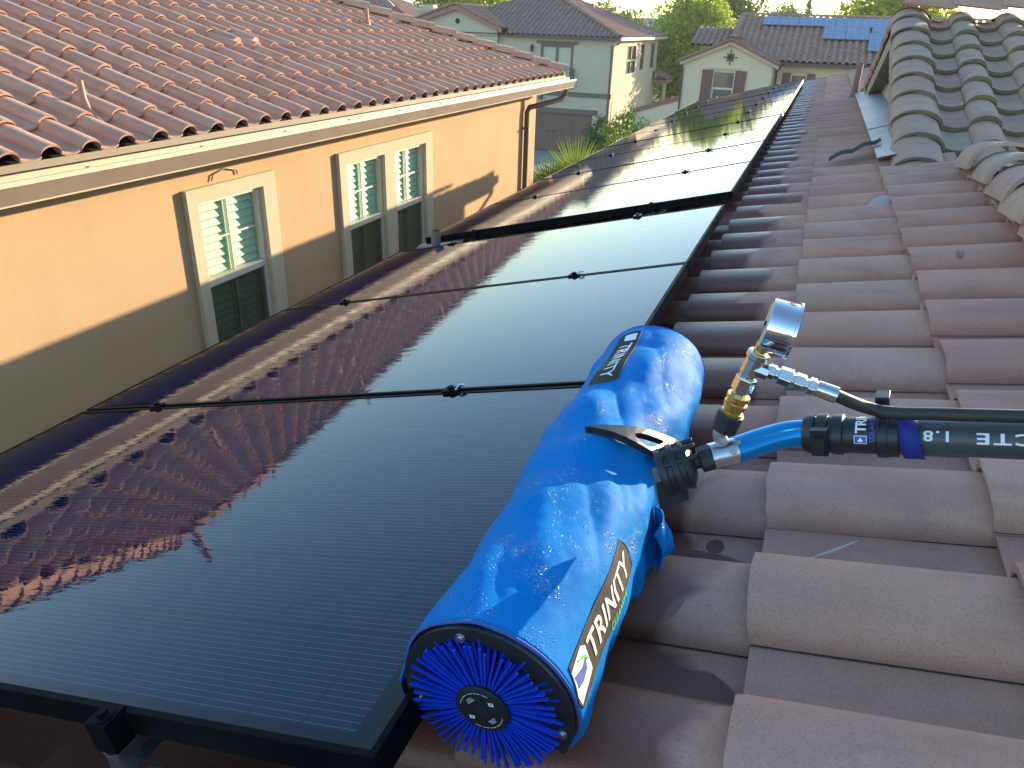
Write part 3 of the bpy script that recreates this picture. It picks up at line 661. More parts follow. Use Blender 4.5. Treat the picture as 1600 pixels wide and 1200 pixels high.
# ================================================================== SOLAR PANELS
PL, PW, PD = 1.78, 1.038, 0.040; PITCH = 1.05
def make_panel():
    r = empty('solar_panel', W3(0, 0, 0), None, 'solar panel', 'black solar panels on the near roof', rot=(0, -PT, 0))
    fw = .011
    mb = MB()
    mb.box((0, 0, -PD), (PL, fw, 0)); mb.box((0, PW - fw, -PD), (PL, PW, 0)); mb.box((0, fw, -PD), (fw, PW - fw, 0)); mb.box((PL - fw, fw, -PD), (PL, PW - fw, 0))
    mb.box((fw, fw, -PD), (PL - fw, fw + .02, -PD + .003)); mb.box((fw, PW - fw - .02, -PD), (PL - fw, PW - fw, -PD + .003))
    mb.build('frame', M['frame'], r, local=True, bevel=.0012)
    g = MB(); g.box((fw, fw, -.008), (PL - fw, PW - fw, -.0018)); g.build('glass', M['panel'], r, local=True)
    b_ = MB(); b_.box((PL * .5 - .05, PW / 2 - .1, -.028), (PL * .5 + .05, PW / 2 + .1, -.0081)); b_.build('junction_box', M['plastic'], r, local=True)
    return r
ords = ['first', 'second', 'third', 'fourth', 'fifth', 'sixth', 'seventh', 'eighth', 'ninth', 'tenth']
labs = ['black solar panel nearest the camera, its upper edge under the blue brush',
        'black solar panel in the middle of the near bank of three',
        'last black solar panel of the near bank, beside the gap with the vent pipe']
labs += ['black solar panel, %s from the front in the far bank of ten' % ords[i] for i in range(10)]
vstart = [0.006 + PITCH * i for i in range(3)] + [3.455 + 0.006 + PITCH * i for i in range(10)]
P0_ = make_panel()
for i, v in enumerate(vstart):
    o = P0_ if i == 0 else copy_tree(P0_)
    o.location = W3(0, v, (0, .001, -.001, .0015)[i % 4]); o['label'] = labs[i]
# mounting rails with their clamps
def clampgeo(mb, u, v, end=False):
    if end:
        mb.box((u - .019, v - .030, -.045), (u + .019, v + .001, .003), T=W3); mb.box((u - .019, v - .005, .0012), (u + .019, v + .008, .0035), T=W3)
        mb.lathe(W3(u, v - .014, .003), NN, [(0, .012), (.002, .012), (.0021, .0075), (.008, .0075)], 6)
        mb.lathe(W3(u, v - .014, .003), NN, [(0, .016), (.0025, .015)], 16)
    else:
        mb.box((u - .020, v - .016, .0012), (u + .020, v + .016, .006), T=W3); mb.box((u - .012, v - .005, -.05), (u + .012, v + .005, .004), T=W3)
        mb.lathe(W3(u, v, .006), NN, [(0, .0085), (.007, .0085)], 6)
rails = [('upper', 1.365, 'near', -.022, 3.62), ('lower', .333, 'near', -.05, 3.35), ('upper', 1.371, 'far', 3.40, 13.98), ('lower', .332, 'far', 3.30, 13.98)]
for (ul, u, bank, va, vb) in rails:
    r = empty('mounting_rail', W3(u, va, -.08), 'silver mounting rail along the %s side under the %s bank of solar panels' % (ul, bank), 'rail', 'rails carrying the solar panels')
    if bank == 'near' and ul == 'upper': r['label'] = 'silver mounting rail whose cut end sticks out below the nearest panel'
    mb = MB()
    z0, z1 = -PD - .042, -PD - .001
    pr = [(-.018, z1), (-.018, z1 - .006), (-.011, z1 - .012), (-.011, z1 - .026), (-.020, z0), (.020, z0), (.012, z1 - .026), (.012, z1 - .012), (.018, z1 - .006), (.018, z1), (.006, z1), (.006, z1 - .010), (-.006, z1 - .010), (-.006, z1)]
    vs = [W3(u + a, vv, b_) for vv in (va, vb) for (a, b_) in pr]; K = len(pr)
    mb.add(vs, [(k, (k+1) % K, K + (k+1) % K, K + k) for k in range(K)] + [tuple(range(K)), tuple(range(K, 2*K))])
    mb.build('rail', M['alu'], r)
    q = va + .30
    while q < vb: feet = MB(); feet.prism([W3(u - .03, q - .02, -.16), W3(u + .03, q - .02, -.16), W3(u + .03, q - .02, z0 - .001), W3(u - .012, q - .02, z0 - .001), W3(u - .03, q - .02, z0 - .03)], VV * .04); feet.build('foot', M['alu_dull'], r); q += 1.25
    vs_ = vstart[:3] if bank == 'near' else vstart[3:]
    for i, v in enumerate(vs_):
        mb = MB()
        if i == 0: clampgeo(mb, u, v, True)
        else: clampgeo(mb, u, v - .006)
        mb.build('clamp', M['frame'], r, bevel=.0008)
        if i and (bank == 'far' or ul == 'upper') : 
            mb = MB(); mb.tube([W3(u + .016, v - .012, .004), W3(u + .024, v - .004, .013), W3(u + .034, v + .004, .010)], .0035, 6); mb.build('wire_clip', M['chrome'], r, smooth=True)
    mb = MB(); v = vs_[-1] + PW; mb.box((u - .02, v - .01, .0012), (u + .02, v + .003, .005), T=W3); mb.box((u - .02, v + .0005, -.045), (u + .02, v + .03, .005), T=W3); mb.lathe(W3(u, v + .016, .005), NN, [(0, .0085), (.007, .0085)], 6); mb.build('clamp', M['plastic'], r, bevel=.0008)
# small bracket arm and flange below the nearest panel
bk = empty('roof_bracket', W3(1.45, -.02, -.15), 'grey flat roof bracket lying on the tiles beside the cut rail end', 'bracket')
mb = MB(); mb.box((1.385, -.03, -.098), (1.56, .006, -.093), T=W3); mb.box((1.40, -.045, -.155), (1.45, .0, -.098), T=W3); mb.build('plate', M['alu_dull'], bk, bevel=.001)
mb = MB(); mb.lathe(W3(1.47, -.035, -.094), NN, [(0, .009), (.012, .009), (.0125, .005), (.02, .005)], 6); mb.build('bolt', M['steel'], bk)

# ================================================================== BRUSH
br = empty('cleaning_brush', W3(1.95, .4, -.14), 'blue cloth covered rotary brush on a pole, beside the nearest solar panel', 'cleaning brush')
C0 = np.array((1.873, .127, -.002)); C1 = np.array((1.885, 1.0, .03)); AX = C1 - C0; BL = float(np.linalg.norm(AX)); AX /= BL
E2 = np.array((0, 0, 1.)) - AX * AX[2]; E2 /= np.linalg.norm(E2); E1 = np.cross(AX, E2)
def cyl(t, th, r):
    a = math.radians(th); q = C0 + AX * BL * t + r * (math.cos(a) * E1 + math.sin(a) * E2); return W3(*q)
def foldamt(t, th):
    x = t * BL
    q = x * 7 + th * .012
    w1 = noise.noise(Vector((q * .75, th / 55, 1.7))) * .013 + (abs(noise.noise(Vector((x * 7 - th * .035, th / 80, 7.3)))) - .18) * .012
    w1 += (.2 - abs(noise.noise(Vector((x * 16 + th * .05, th / 50, 3.3))))) * .0022 + noise.noise(Vector((x * 60, th / 8, 9.1))) * .0007
    # creases pulled towards the joint
    d = math.hypot((t - .60) * 2.2, (th - 15) / 75.0)
    w1 += .0055 * math.exp(-d * 1.6) * math.sin(th * .10 + t * 16) + .0035 * math.sin(t * 38 + th * .035) * math.exp(-abs(t - .5) * 3)
    w1 -= .010 * math.exp(-((t - .70) / .07) ** 2 - ((th - 95) / 28) ** 2) + .012 * math.exp(-((t - .44) / .06) ** 2 - ((th - 60) / 20) ** 2) + .010 * math.exp(-((t - .92) / .035) ** 2 - ((th - 78) / 22) ** 2)
    w1 += .008 * math.exp(-((t - .56) / .08) ** 2 - ((th - 105) / 25) ** 2)
    w1 *= 1 - .7 * max(0, 1 - abs(th - 12) / 30) * max(0, min(1, (.42 - t) * 6)) - .7 * max(0, 1 - abs(th - 104) / 40) * max(0, min(1, (t - .62) * 8))
    edge = min(1, min(t + .02, 1.03 - t) * 9); return w1 * (.25 + .75 * max(0, edge))
def cover(t, th, off=0.0):
    lo = -18
    if th >= lo: 
        base = cyl(t, min(th, 206), .1085 + foldamt(t, th) + off)
        if th > 206: base = base - NN * (.0006 * (th - 206))
        return base
    k = (lo - th) / 62.0                     # hem hanging on the slope side
    p_ = cyl(t, lo, .1085 + foldamt(t, lo) + off)
    wav = .010 * math.sin(t * 17) + .006 * math.sin(t * 41 + 1) + .004 * math.sin(t * 73)
    bulge = .020 * math.exp(-((t - .42) / .08) ** 2) 
    ln = .035 + .055 * math.exp(-((t - .42) / .13) ** 2); return p_ - NN * (k * (ln + wav * .5)) + U * (math.sin(k * 2.0) * (wav * .6 + bulge * .7) - .022 * k)
def coverP(i, j, NT, NTH, off=0.0): return cover(-.01 + 1.03 * i / NT, -80 + 296 * j / NTH, off)
NT, NTH = 190, 150
mb = MB(); vs = [coverP(i, j, NT, NTH) for i in range(NT + 1) for j in range(NTH + 1)]
mb.add(vs, [(i*(NTH+1)+j, i*(NTH+1)+j+1, (i+1)*(NTH+1)+j+1, (i+1)*(NTH+1)+j) for i in range(NT) for j in range(NTH)])
cv = mb.build('cloth_cover', M['cloth'], br, smooth=True, angle=180)
sd = cv.modifiers.new('s', 'SOLIDIFY'); sd.thickness = .0022; sd.offset = -1
# stitched hems at both ends
mb = MB()
M['hem'] = simple('hem thread', (.05, .10, .36), .8, bump=(900, .6, .001))
for tt, rr_ in ((-.012, .0022), (1.02, .0022)):
    mb = MB(); mb.tube([cover(tt, th, .0012) for th in range(-80, 217, 4)], rr_, 6); mb.build('stitched_hem', M['hem'], br, smooth=True)
# end plates
for (t, nm) in ((-.022, 'near'), (1.004, 'far')):
    mb = MB(); ri, ro = (.078, .1065); K = 60; vs = []
    for tt in (t, t + .009):
        for k in range(K + 1):
            th = -40 + 242 * k / K; rin = ri + (.012 if 30 < th < 175 else 0) * math.sin(math.radians(max(0, min(180, (th - 30) * 180 / 145)))) ; vs += [cyl(tt, th, rin), cyl(tt, th, ro)]
    q = 2 * (K + 1)
    for k in range(K): a = 2 * k; mb.add([vs[a], vs[a+1], vs[a+3], vs[a+2], vs[q+a], vs[q+a+1], vs[q+a+3], vs[q+a+2]], [(0,1,2,3), (7,6,5,4), (1,5,6,2), (0,3,7,4)])
    pl_ = mb.build('end_plate', M['plastic'], br, smooth=True, angle=30)
    for th in (186, 95, -22):
        mb = MB(); mb.lathe(cyl(t - .0005, th, .0935), W3(*(-AX)) - O, [(0, .0065), (.0015, .006), (.0016, .0035), (.003, .003)], 16); mb.build('rivet', M['alu'], pl_, smooth=True)
# bristles
mb = MB(); rd = random.Random(9)
def spoke(t, th, r0, r1, wd, skew, tsk, rr):
    a0 = cyl(t, th, r0); a1 = cyl(t + tsk, th + skew, r1); d = (a1 - a0).normalized(); axw = (W3(*AX) - O); s1 = d.cross(axw).normalized(); s2 = d.cross(s1)
    w0, w1 = wd * .75, wd
    vs = [a0 + s1 * w0 + s2 * w0, a0 - s1 * w0 + s2 * w0, a0 - s1 * w0 - s2 * w0, a0 + s1 * w0 - s2 * w0, a1 + s1 * w1 + s2 * w1, a1 - s1 * w1 + s2 * w1, a1 - s1 * w1 - s2 * w1, a1 + s1 * w1 - s2 * w1]
    mb.add(vs, [(0,1,5,4), (1,2,6,5), (2,3,7,6), (3,0,4,7), (4,5,6,7)], 0, rr)
for k in range(26):
    t = -.030 + k * .0115
    for i in range(60):
        spoke(t + rd.uniform(-.001, .001), i * 6 + k * 3.0 + rd.uniform(-.8, .8), .026, .094 + rd.uniform(-.005, .002), .0015, rd.uniform(-1.2, 1.2), rd.uniform(-.004, .004) if k else rd.uniform(-.008, -.001), rd.random())
for k in range(22):
    t = .28 + k * .033
    for i in range(34): spoke(t, i * 360 / 34 + k * 5.1, .026, .093, .003, 0, 0, rd.random())
mb.build('bristles', M['bristle'], br, kind='stuff')
mb = MB(); axw = (W3(*AX) - O).normalized()
mb.lathe(W3(*(C0 - AX * .033)), axw, [(0, .010), (.0, .030), (.0015, .0335), (.006, .0335), (.0061, .025), (BL + .02, .025)], 40); hub = mb.build('hub_disc', M['plastic'], br, smooth=True, angle=30)
mb = MB(); mb.lathe(W3(*(C0 - AX * .0336)), axw, [(0, .0085), (.0004, .0085)], 6); mb.build('hex_socket', M['dark'], hub)
def hubmap(x, y, z): return W3(*(C0 - AX * .0339 + E1 * x + E2 * y - AX * z))
for k, ang in enumerate((38, 218)):
    a = math.radians(ang); cx, cy = math.cos(a) * .019, math.sin(a) * .019
    me = curve_mesh([[(cx - .0032, cy - .0025), (cx + .0032, cy - .0025), (cx + .0032, cy + .0025), (cx - .0032, cy + .0025)], [(cx, cy - .0016), (cx + .0016, cy), (cx, cy + .0016), (cx - .0016, cy)]])
    mapped(me, hubmap, 'square_mark', M['white_print'], hub)
mb = MB()
for base_a in (60, 240):
    for k in range(34):
        a = math.radians(base_a + k * 3.1)
        if k % 7 == 6: continue
        hgt = (.0011, .0007, .0012, .0009)[k % 4]; mb.quad(*[hubmap(math.cos(a + s_ * .018) * rr_, math.sin(a + s_ * .018) * rr_, 0) for (s_, rr_) in ((-1, .0255), (1, .0255), (1, .0255 + hgt), (-1, .0255 + hgt))])
for (ang) in (128, 308):
    for k in range(3):
        a = math.radians(ang); ux, uy = math.cos(a), math.sin(a); px_, py_ = -uy, ux; r_ = .0155 + k * .0022; L_ = .006 - .001 * k
        mb.quad(*[hubmap(ux * (r_ + q) + px_ * s_, uy * (r_ + q) + py_ * s_, 0) for (q, s_) in ((0, -L_), (0, L_), (.0007, L_), (.0007, -L_))])
mb.build('print_ring', M['white_print'], hub)
# patches with lettering -------------------------------------------------------------
def patch(parent, T, outline, letters, logo, cream):
    pt_ = mapped(curve_mesh([outline], .0005), lambda x, y, z: T(x, y, .0020 + z), 'patch', M['patch_black'], parent, sub=.012)
    brd = MB(); n_ = len(outline); path = []
    for i in range(n_):
        (x0, y0), (x1, y1) = outline[i], outline[(i + 1) % n_]
        for k in range(8): path.append(T(x0 + (x1 - x0) * k / 8, y0 + (y1 - y0) * k / 8, .0026))
    path.append(path[0]); brd.tube(path, .0008, 6); brd.build('patch_edge', simple('patch edge thread', (.10, .075, .06), .85), pt_, smooth=True)
    for (me, x, y, mat, nm) in letters: mapped(me, lambda a, b_, z: T(a + x, b_ + y, .0033), nm, mat, pt_, sub=.01)
    mapped(curve_mesh([logo]), lambda a, b_, z: T(a, b_, .0031), 'drop_badge', cream, pt_, sub=.01)
    return pt_
# near patch on the slope side: x runs up along the brush, y down the side
def T1(x, y, z): return cover(x / BL, 24 - math.degrees((y) / .1085), z + .0005)
x0p, x1p = .000, .245
out1 = [(.004, .006), (.225, -.003), (.236, .008), (.240, .022), (.236, .038), (-.004, .030), (-.010, .044)]
out1 = [(.006, .004), (.234, -.002), (.240, .012), (.242, .026), (.236, .044), (.0, .055), (-.008, .040)]
tm = text_mesh('TRINITY', .036, shear=0.25, spacing=1.04, bold=.0006)
def flipy(me):
    for v in me.vertices: v.co.y = -v.co.y
    return me
tm = flipy(tm); tm2 = flipy(text_mesh('CLEANING', .0135, shear=0.25, spacing=1.15, bold=.0002))
xs = [v.co.x for v in tm.vertices]; kx = .172 / (max(xs) - min(xs))
for v in tm.vertices: v.co.x = (v.co.x - min(xs)) * kx
patch(cv, T1, out1, [(tm, .055, .036, M['patch_white'], 'lettering'), (tm2, .118, .0525, M['green_print'], 'lettering')],
      [(.004, .010), (.042, .006), (.050, .012), (.044, .040), (-.001, .050), (-.005, .036)], M['patch_white'])
mapped(curve_mesh([[(.004, .016), (.026, .022), (.040, .020), (.034, .030), (.018, .033), (.002, .030)]]), lambda a, b_, z: T1(a, b_, .0037), 'drop_mark', M['blue_print'], cv)
mapped(curve_mesh([[(.024, .010), (.040, .016), (.046, .026), (.043, .026), (.037, .018), (.023, .012)]]), lambda a, b_, z: T1(a, b_, .0039), 'leaf_mark', M['green_print'], cv)
# far patch near the crown, read from the panel side
def T2(x, y, z): return cover(.985 - x / BL, 92 + math.degrees(y / .1085), z + .0005)
out2 = [(.0, -.004), (.222, -.012), (.245, .02), (.245, .040), (.012, .044), (.0, .036)]
tm = text_mesh('TRINITY', .032, shear=-0.25, spacing=1.0, bold=.0005)
tm = flipy(tm)
xs = [v.co.x for v in tm.vertices]; kx = .165 / (max(xs) - min(xs))
for v in tm.vertices: v.co.x = (v.co.x - min(xs)) * kx
patch(cv, T2, out2, [(tm, .052, .026, M['white_print'], 'lettering'), (flipy(text_mesh('CLEANING', .012, shear=-0.25, spacing=1.15)), .12, .0385, M['green_print'], 'lettering')],
      [(.010, .002), (.040, .0), (.042, .024), (.012, .028)], M['white_print'])
# side tab of the cover on the panel
mb = MB(); mb.add([cyl(-.015, 160, .110), cyl(.02, 165, .112), cyl(.012, 178, .122), cyl(-.012, 182, .124), cyl(-.02, 174, .118)], [(0, 1, 2, 3, 4)]); ct = mb.build('cover_tab', M['cloth'], br); ct.modifiers.new('s', 'SOLIDIFY').thickness = .002
mb = MB(); vs = []
for i in range(9):
    for j in range(7):
        s_, k = i / 8, j / 6; c_ = cyl(.40 + .09 * s_, -14 - 10 * k, .118); vs.append(c_ + U * (.012 * math.sin(k * 3 + s_ * 5) + .014 * k * math.sin(s_ * 3.14)) - NN * (.05 * k) + NN * .03 * (1 - k) * math.sin(s_ * 3.14) * .6)
mb.add(vs, [(i*7+j, i*7+j+1, (i+1)*7+j+1, (i+1)*7+j) for i in range(8) for j in range(6)]); cl = mb.build('cloth_fold', M['cloth'], br, smooth=True); cl.modifiers.new('s', 'SOLIDIFY').thickness = .002

# arm, joint and tubes -----------------------------------------------------------------
Rm = Matrix(((0.90892396, 0.36203486, -0.20685257), (-0.05063468, -0.39658610, -0.91660002), (-0.41387601, 0.84359363, -0.34213509)))
Cp = Vector((2.27771, -0.468324, .625077))
def px(x, y, axis, val):        # point of the brush assembly seen at a spot, in roof coordinates
    d = Rm.transposed() @ Vector(((x - 800) / F, (y - 600) / F, 1.0)); t = (val - Cp[axis]) / d[axis]; q = Cp + d * t; return W3(*q)
def pcyl(x, y, r):
    d = Rm.transposed() @ Vector(((x - 800) / F, (y - 600) / F, 1.0)); d = np.array(d); o = np.array(Cp) - C0
    do = d - AX * (d @ AX); oo = o - AX * (o @ AX); a = do @ do; b_ = 2 * do @ oo; c_ = oo @ oo - r * r; D = max(0, b_*b_ - 4*a*c_); t = (-b_ - math.sqrt(D)) / 2 / a
    q = o + t * d; return (float(q @ AX) / BL, math.degrees(math.atan2(q @ E2, q @ E1)))
def a2(x, y, r=.124):
    t, th = pcyl(900 + x / 6.667, 640 + y / 6.667, r); return (t, th / 100)
outer = [(95, 212), (200, 196), (330, 202), (500, 210), (600, 222), (700, 245), (850, 292), (960, 335), (1040, 372), (1110, 430), (1090, 560), (960, 600), (880, 560), (790, 500), (700, 450), (600, 392), (500, 335), (390, 285), (300, 255), (200, 232)]
hole = [(580, 292), (640, 290), (720, 310), (800, 338), (852, 358), (840, 385), (790, 412), (740, 432), (700, 428), (640, 385), (585, 325)]
me = curve_mesh([[a2(*q) for q in outer], [a2(*q) for q in hole]], .5)
mapped(me, lambda x, y, z: cyl(x, y * 100, .1235 + z * .012 + .010 * max(0, 1 - y * 100 / 95)), 'fork_arm', M['plastic'], br)
J = px(1064, 729, 2, .143); K1 = px(1112, 713, 2, .150); jd = (K1 - J).normalized(); side = jd.cross(NN).normalized()
mb = MB(); mb.lathe(J - jd * .030, jd, [(0, .020), (.002, .0315), (.010, .0325), (.0102, .0295), (.018, .0295), (.0182, .0335), (.026, .0335), (.0262, .030), (.034, .030), (.0342, .033), (.040, .032), (.044, .026), (.048, .014)], 32)
Bp = J - jd * .030
for q in (-.8, -.25, .3, .85):
    a = Bp + side * .028 * math.sin(q) + NN * .030 * math.cos(q); mb.tube([a, a + jd * .05], .0035, 8)
mb.box((-.020, -.020, -.040), (.020, .020, .0), T=lambda x, y, z: Bp + jd * (x + .012) + side * y + NN * z)
jb = mb.build('swivel_joint', M['plastic'], br, smooth=True, angle=30, bevel=.0008)
mb = MB(); mb.lathe(J + jd * .006, jd, [(0, .010), (.032, .010)], 16); mb.lathe(K1 - jd * .017, jd, [(0, .012), (.001, .0175), (.017, .0185), (.018, .014)], 10); mb.build('collar_nut', M['plastic'], br, bevel=.001)
tp = [px(1110, 713, 2, .150), px(1150, 703, 2, .151), px(1182, 692, 2, .152), px(1212, 683, 2, .152), px(1238, 678, 2, .152), px(1262, 677, 2, .151)]
def smoothpath(P_, n=6):
    out = []
    for i in range(len(P_) - 1):
        p0, p1, p2, p3 = P_[max(i-1, 0)], P_[i], P_[i+1], P_[min(i+2, len(P_)-1)]
        for k in range(n):
            t = k / n; out.append(.5 * ((2*p1) + (-p0+p2)*t + (2*p0-5*p1+4*p2-p3)*t*t + (-p0+3*p1-3*p2+p3)*t**3))
    return out + [P_[-1]]
sp = smoothpath(tp)
mb = MB(); mb.tube(sp[:7], .0172, 24); mb.build('tube_sleeve', M['alu'], br, smooth=True)
mb = MB(); mb.tube(sp[6:], .0180, 24); bt = mb.build('blue_tube', M['blue_alu'], br, smooth=True)
mb = MB()
for (x, y) in ((1153, 690), (1158, 706)):
    c_ = px(x, y, 2, .168); ax = (sp[8] - sp[6]).normalized(); toc = (CAM - c_); c0_ = sp[7]; d_ = (c_ - c0_); d_ = (d_ - ax * d_.dot(ax)).normalized(); mb.lathe(c0_ + d_ * .0175 + ax * (c_ - c0_).dot(ax), d_, [(0, .0042), (.001, .004), (.0011, .0018)], 14)
mb.build('rivet', M['alu_dull'], bt)
PA = px(1256, 677, 2, .151); PB = px(1640, 689, 2, .151); PB = PB + (PB - PA) * .6; pd = (PB - PA).normalized()
mb = MB(); mb.lathe(PA, pd, [(0, .018), (.001, .0235), (.006, .0255), (.0145, .0265), (.0147, .0230), (.0175, .0230), (.0177, .0265), (.030, .0270), (.0305, .0240), (.036, .0240), (.0362, .0262), (.048, .0262), (.050, .0235), (.056, .0232)], 36)
sN = pd.cross(NN).normalized(); 
if sN.y > 0: sN = -sN
mb.box((-.007, -.005, -.012), (.007, .006, .012), T=lambda x, y, z: PA + pd * (.023 + x) + sN * (.030 + y) + NN * z)
mb.box((-.010, .0, -.020), (.010, .010, .016), T=lambda x, y, z: PA + pd * (.023 + x) + sN * (.021 + y) + NN * (z + .004))
mb.lathe(PA + pd * .022 + sN * .027 + NN * .013, NN, [(0, .0045), (.004, .0045)], 8)
mb.build('pole_coupling', M['plastic'], br, smooth=True, angle=30)
mb = MB(); mb.tube([PA + pd * .054, PA + pd * .098], .0232, 36); lb = mb.build('label_sleeve', M['plastic'], br, smooth=True, angle=30)
pend = (PB - PA).length
mb = MB(); mb.lathe(PA, pd, [(.097, .0236), (.112, .0238), (.113, .0222), (pend, .0222)], 40); pole = mb.build('pole', M['carbon'], br, smooth=True, angle=30)
def onpole(s_, ang, r): # ang 0 = facing NN(up), positive towards camera side
    return PA + pd * s_ + (NN * math.cos(ang) + sN * math.sin(ang)) * r
# lettering on the sleeve reads along the circumference; the pole print is upside down
def Tsl(x, y, z): return onpole(.062 + y, 1.45 - x / .0234, .0236)
mapped(text_mesh('TRINITY', .0165, spacing=.95, bold=.0005), lambda x, y, z: Tsl(x + .010, .011 - y, 0) if False else Tsl(x + .0105, .0135 - y + .0, 0), 'lettering', M['white_print'], lb, sub=.004)
mapped(text_mesh('SOLAR CLEANING', .0085, spacing=1.05, bold=.0001), lambda x, y, z: Tsl(x - .001, .0235 - y, 0), 'lettering', M['blue_print'], lb, sub=.004)
mapped(curve_mesh([[(-.003, .0005), (.0075, .0005), (.0075, .0150), (-.003, .0150)]]), lambda x, y, z: Tsl(x, y, 0), 'drop_badge', M['white_print'], lb, sub=.004)
mapped(curve_mesh([[(-.0022, .0013), (.0067, .0013), (.0067, .0142), (-.0022, .0142)]]), lambda x, y, z: onpole(.062 + y, 1.45 - x / .0234, .02375), 'badge_field', M['blue_print'], lb, sub=.004)
mapped(curve_mesh([[(.0005 + .0024 * math.cos(a) , .0075 + .0035 * math.sin(a)) for a in [k * math.pi / 8 for k in range(16)]] and [(-.0010, .0078), (.0002, .0050), (.0018, .0048), (.0030, .0065), (.0060, .0078), (.0030, .0092), (.0018, .0108), (.0002, .0106)]]), lambda x, y, z: onpole(.062 + y, 1.45 - x / .0234, .0239), 'drop_mark', M['white_print'], lb, sub=.004)
def Tp(x, y, z): return onpole(x, y / .0222, .02235)
def upside(txt, size, s_end, ang0, nm='lettering', xs_=1.0):
    me = text_mesh(txt, size, spacing=1.18, bold=.00035)
    for v in me.vertices: v.co.x *= xs_
    mx = max(v.co.x for v in me.vertices)
    mapped(me, lambda x, y, z: Tp(s_end + (mx - x), ang0 * .0222 + y - size * .36, 0), nm, M['white_print'], pole, sub=.004)
upside('1.8', .0175, .138, 1.05, xs_=1.25); upside('YCTE', .0185, .192, 1.12, xs_=1.55)
# hose clamp and strap
mb = MB(); mb.tube([PA + pd * .088, PA + pd * .100], .0275, 32); mb.box((-.008, -.012, 0), (.008, .012, .034), T=lambda x, y, z: PA + pd * (.094 + x) + sN * (y - .012) + NN * (z + .018)); mb.tube([PA + pd * .099, PA + pd * .112], .0262, 32); hc = mb.build('hose_clamp', M['plastic'], br, smooth=True, angle=30, bevel=.001)
mb = MB(); n_ = 40; vs = []
for i in range(n_ + 1):
    a = -0.9 + 3.5 * i / n_; sh = .012 * (i / n_) ; r_ = .0252 + .010 * max(0, 1 - i / 9)
    for s_ in (.106 + sh, .128 + sh): vs.append(onpole(s_, a, r_))
mb.add(vs, [(2*i, 2*i+1, 2*i+3, 2*i+2) for i in range(n_)]); st = mb.build('strap', M['strap'], br, smooth=True); st.modifiers.new('s', 'SOLIDIFY').thickness = .0022
# hose and fittings
VF = .42
def pv(x, y): return px(x, y, 1, VF)
g0, g1 = pv(1132, 684), pv(1193, 543); gd = (g1 - g0).normalized()
def along(k): return g0 + (g1 - g0) * k
mb = MB(); mb.tube(smoothpath([sp[3] + NN * .010, pv(1128, 690), pv(1124, 680), pv(1128, 670), pv(1134, 664)]), [.0085] * 25, 14); mb.build('elbow', M['alu_dull'], br, smooth=True)
c0_ = pv(1131, 672); c1_ = pv(1143, 645)
mb = MB(); L_ = (c1_ - c0_).length; mb.lathe(c0_, c1_ - c0_, [(0, .011), (.001, .0165), (L_ - .001, .0170), (L_, .012)], 12); mb.build('collar', M['plastic'], br, bevel=.001)
c0_ = pv(1142, 648); c1_ = pv(1155, 617); L_ = (c1_ - c0_).length; mb = MB(); mb.lathe(c0_, c1_ - c0_, [(0, .0135), (L_*.18, .0135), (L_*.2, .0115), (L_*.4, .0118), (L_*.42, .0145), (L_*.62, .0145), (L_*.64, .0122), (L_*.8, .0125), (L_*.82, .0148), (L_, .0145)], 28); mb.build('brass_coupler', M['brass'], br, smooth=True, angle=25)
c0_ = pv(1153, 619); c1_ = pv(1168, 588); L_ = (c1_ - c0_).length; mb = MB(); mb.lathe(c0_, c1_ - c0_, [(0, .0095), (L_*.3, .0095), (L_*.31, .0135), (L_*.95, .0135), (L_, .011)], 6); mb.build('hex_adapter', M['steel'], br, bevel=.0008)
c0_ = pv(1165, 592); c1_ = pv(1187, 550); L_ = (c1_ - c0_).length; gdir = (c1_ - c0_).normalized(); mb = MB(); mb.lathe(c0_, gdir, [(0, .0105), (L_*.2, .0105), (L_*.22, .0118), (L_*.75, .0118), (L_*.78, .0140), (L_*.98, .0140), (L_, .011)], 8); 
b1 = pv(1172, 572); b2 = pv(1200, 583); mb.lathe(b1, b2 - b1, [(0, .011), ((b2-b1).length, .0105)], 8); mb.build('tee_fitting', M['steel'], br, bevel=.0008)
c0_ = pv(1186, 552); c1_ = pv(1194, 535); mb = MB(); mb.lathe(c0_, c1_ - c0_, [(0, .0078), ((c1_-c0_).length, .0078)], 8); mb.build('brass_neck', M['brass'], br, smooth=True)
# gauge: flat can, dial facing the panels
GC = px(1220, 512, 1, VF); gax = (px(1188, 502, 1, VF) - px(1250, 522, 1, VF)).normalized(); gax = (gax + VV * -.04 - NN * .02).normalized()
hw = .0165; mb = MB(); mb.lathe(GC - gax * hw, gax, [(0, .026), (.0, .0335), (.0008, .0350), (.0035, .0350), (.0045, .0322), (2*hw - .001, .0316), (2*hw + .0005, .0308), (2*hw + .0007, .0275)], 48)
ga_ = mb.build('pressure_gauge', M['chrome'], br, smooth=True, angle=30)
mb = MB(); mb.lathe(GC + gax * (hw + .0002), gax, [(0, .0280), (.0006, .0280)], 40); mb.build('dial', simple('gauge dial', (.62, .52, .36), .5, bump=(300, .2, .001), var=.2), ga_)
mb = MB(); mb.lathe(GC + gax * (hw + .001), gax, [(0, .003), (.002, .003)], 12); e_ = gax.cross(NN).normalized(); f_ = gax.cross(e_)
mb.prism([GC + gax * (hw + .0012) + e_ * .0012, GC + gax * (hw + .0012) - e_ * .0012, GC + gax * (hw + .0012) + f_ * .022 + e_ * .008], gax * .0006); mb.build('needle', M['plastic'], ga_)
mb = MB(); upv = (NN - gax * NN.dot(gax)).normalized(); mb.lathe(GC + upv * .0295 - gax * .004, upv, [(0, .0055), (.0024, .0055), (.0025, .003)], 16); mb.build('fill_plug', M['rubber'], ga_, smooth=True)
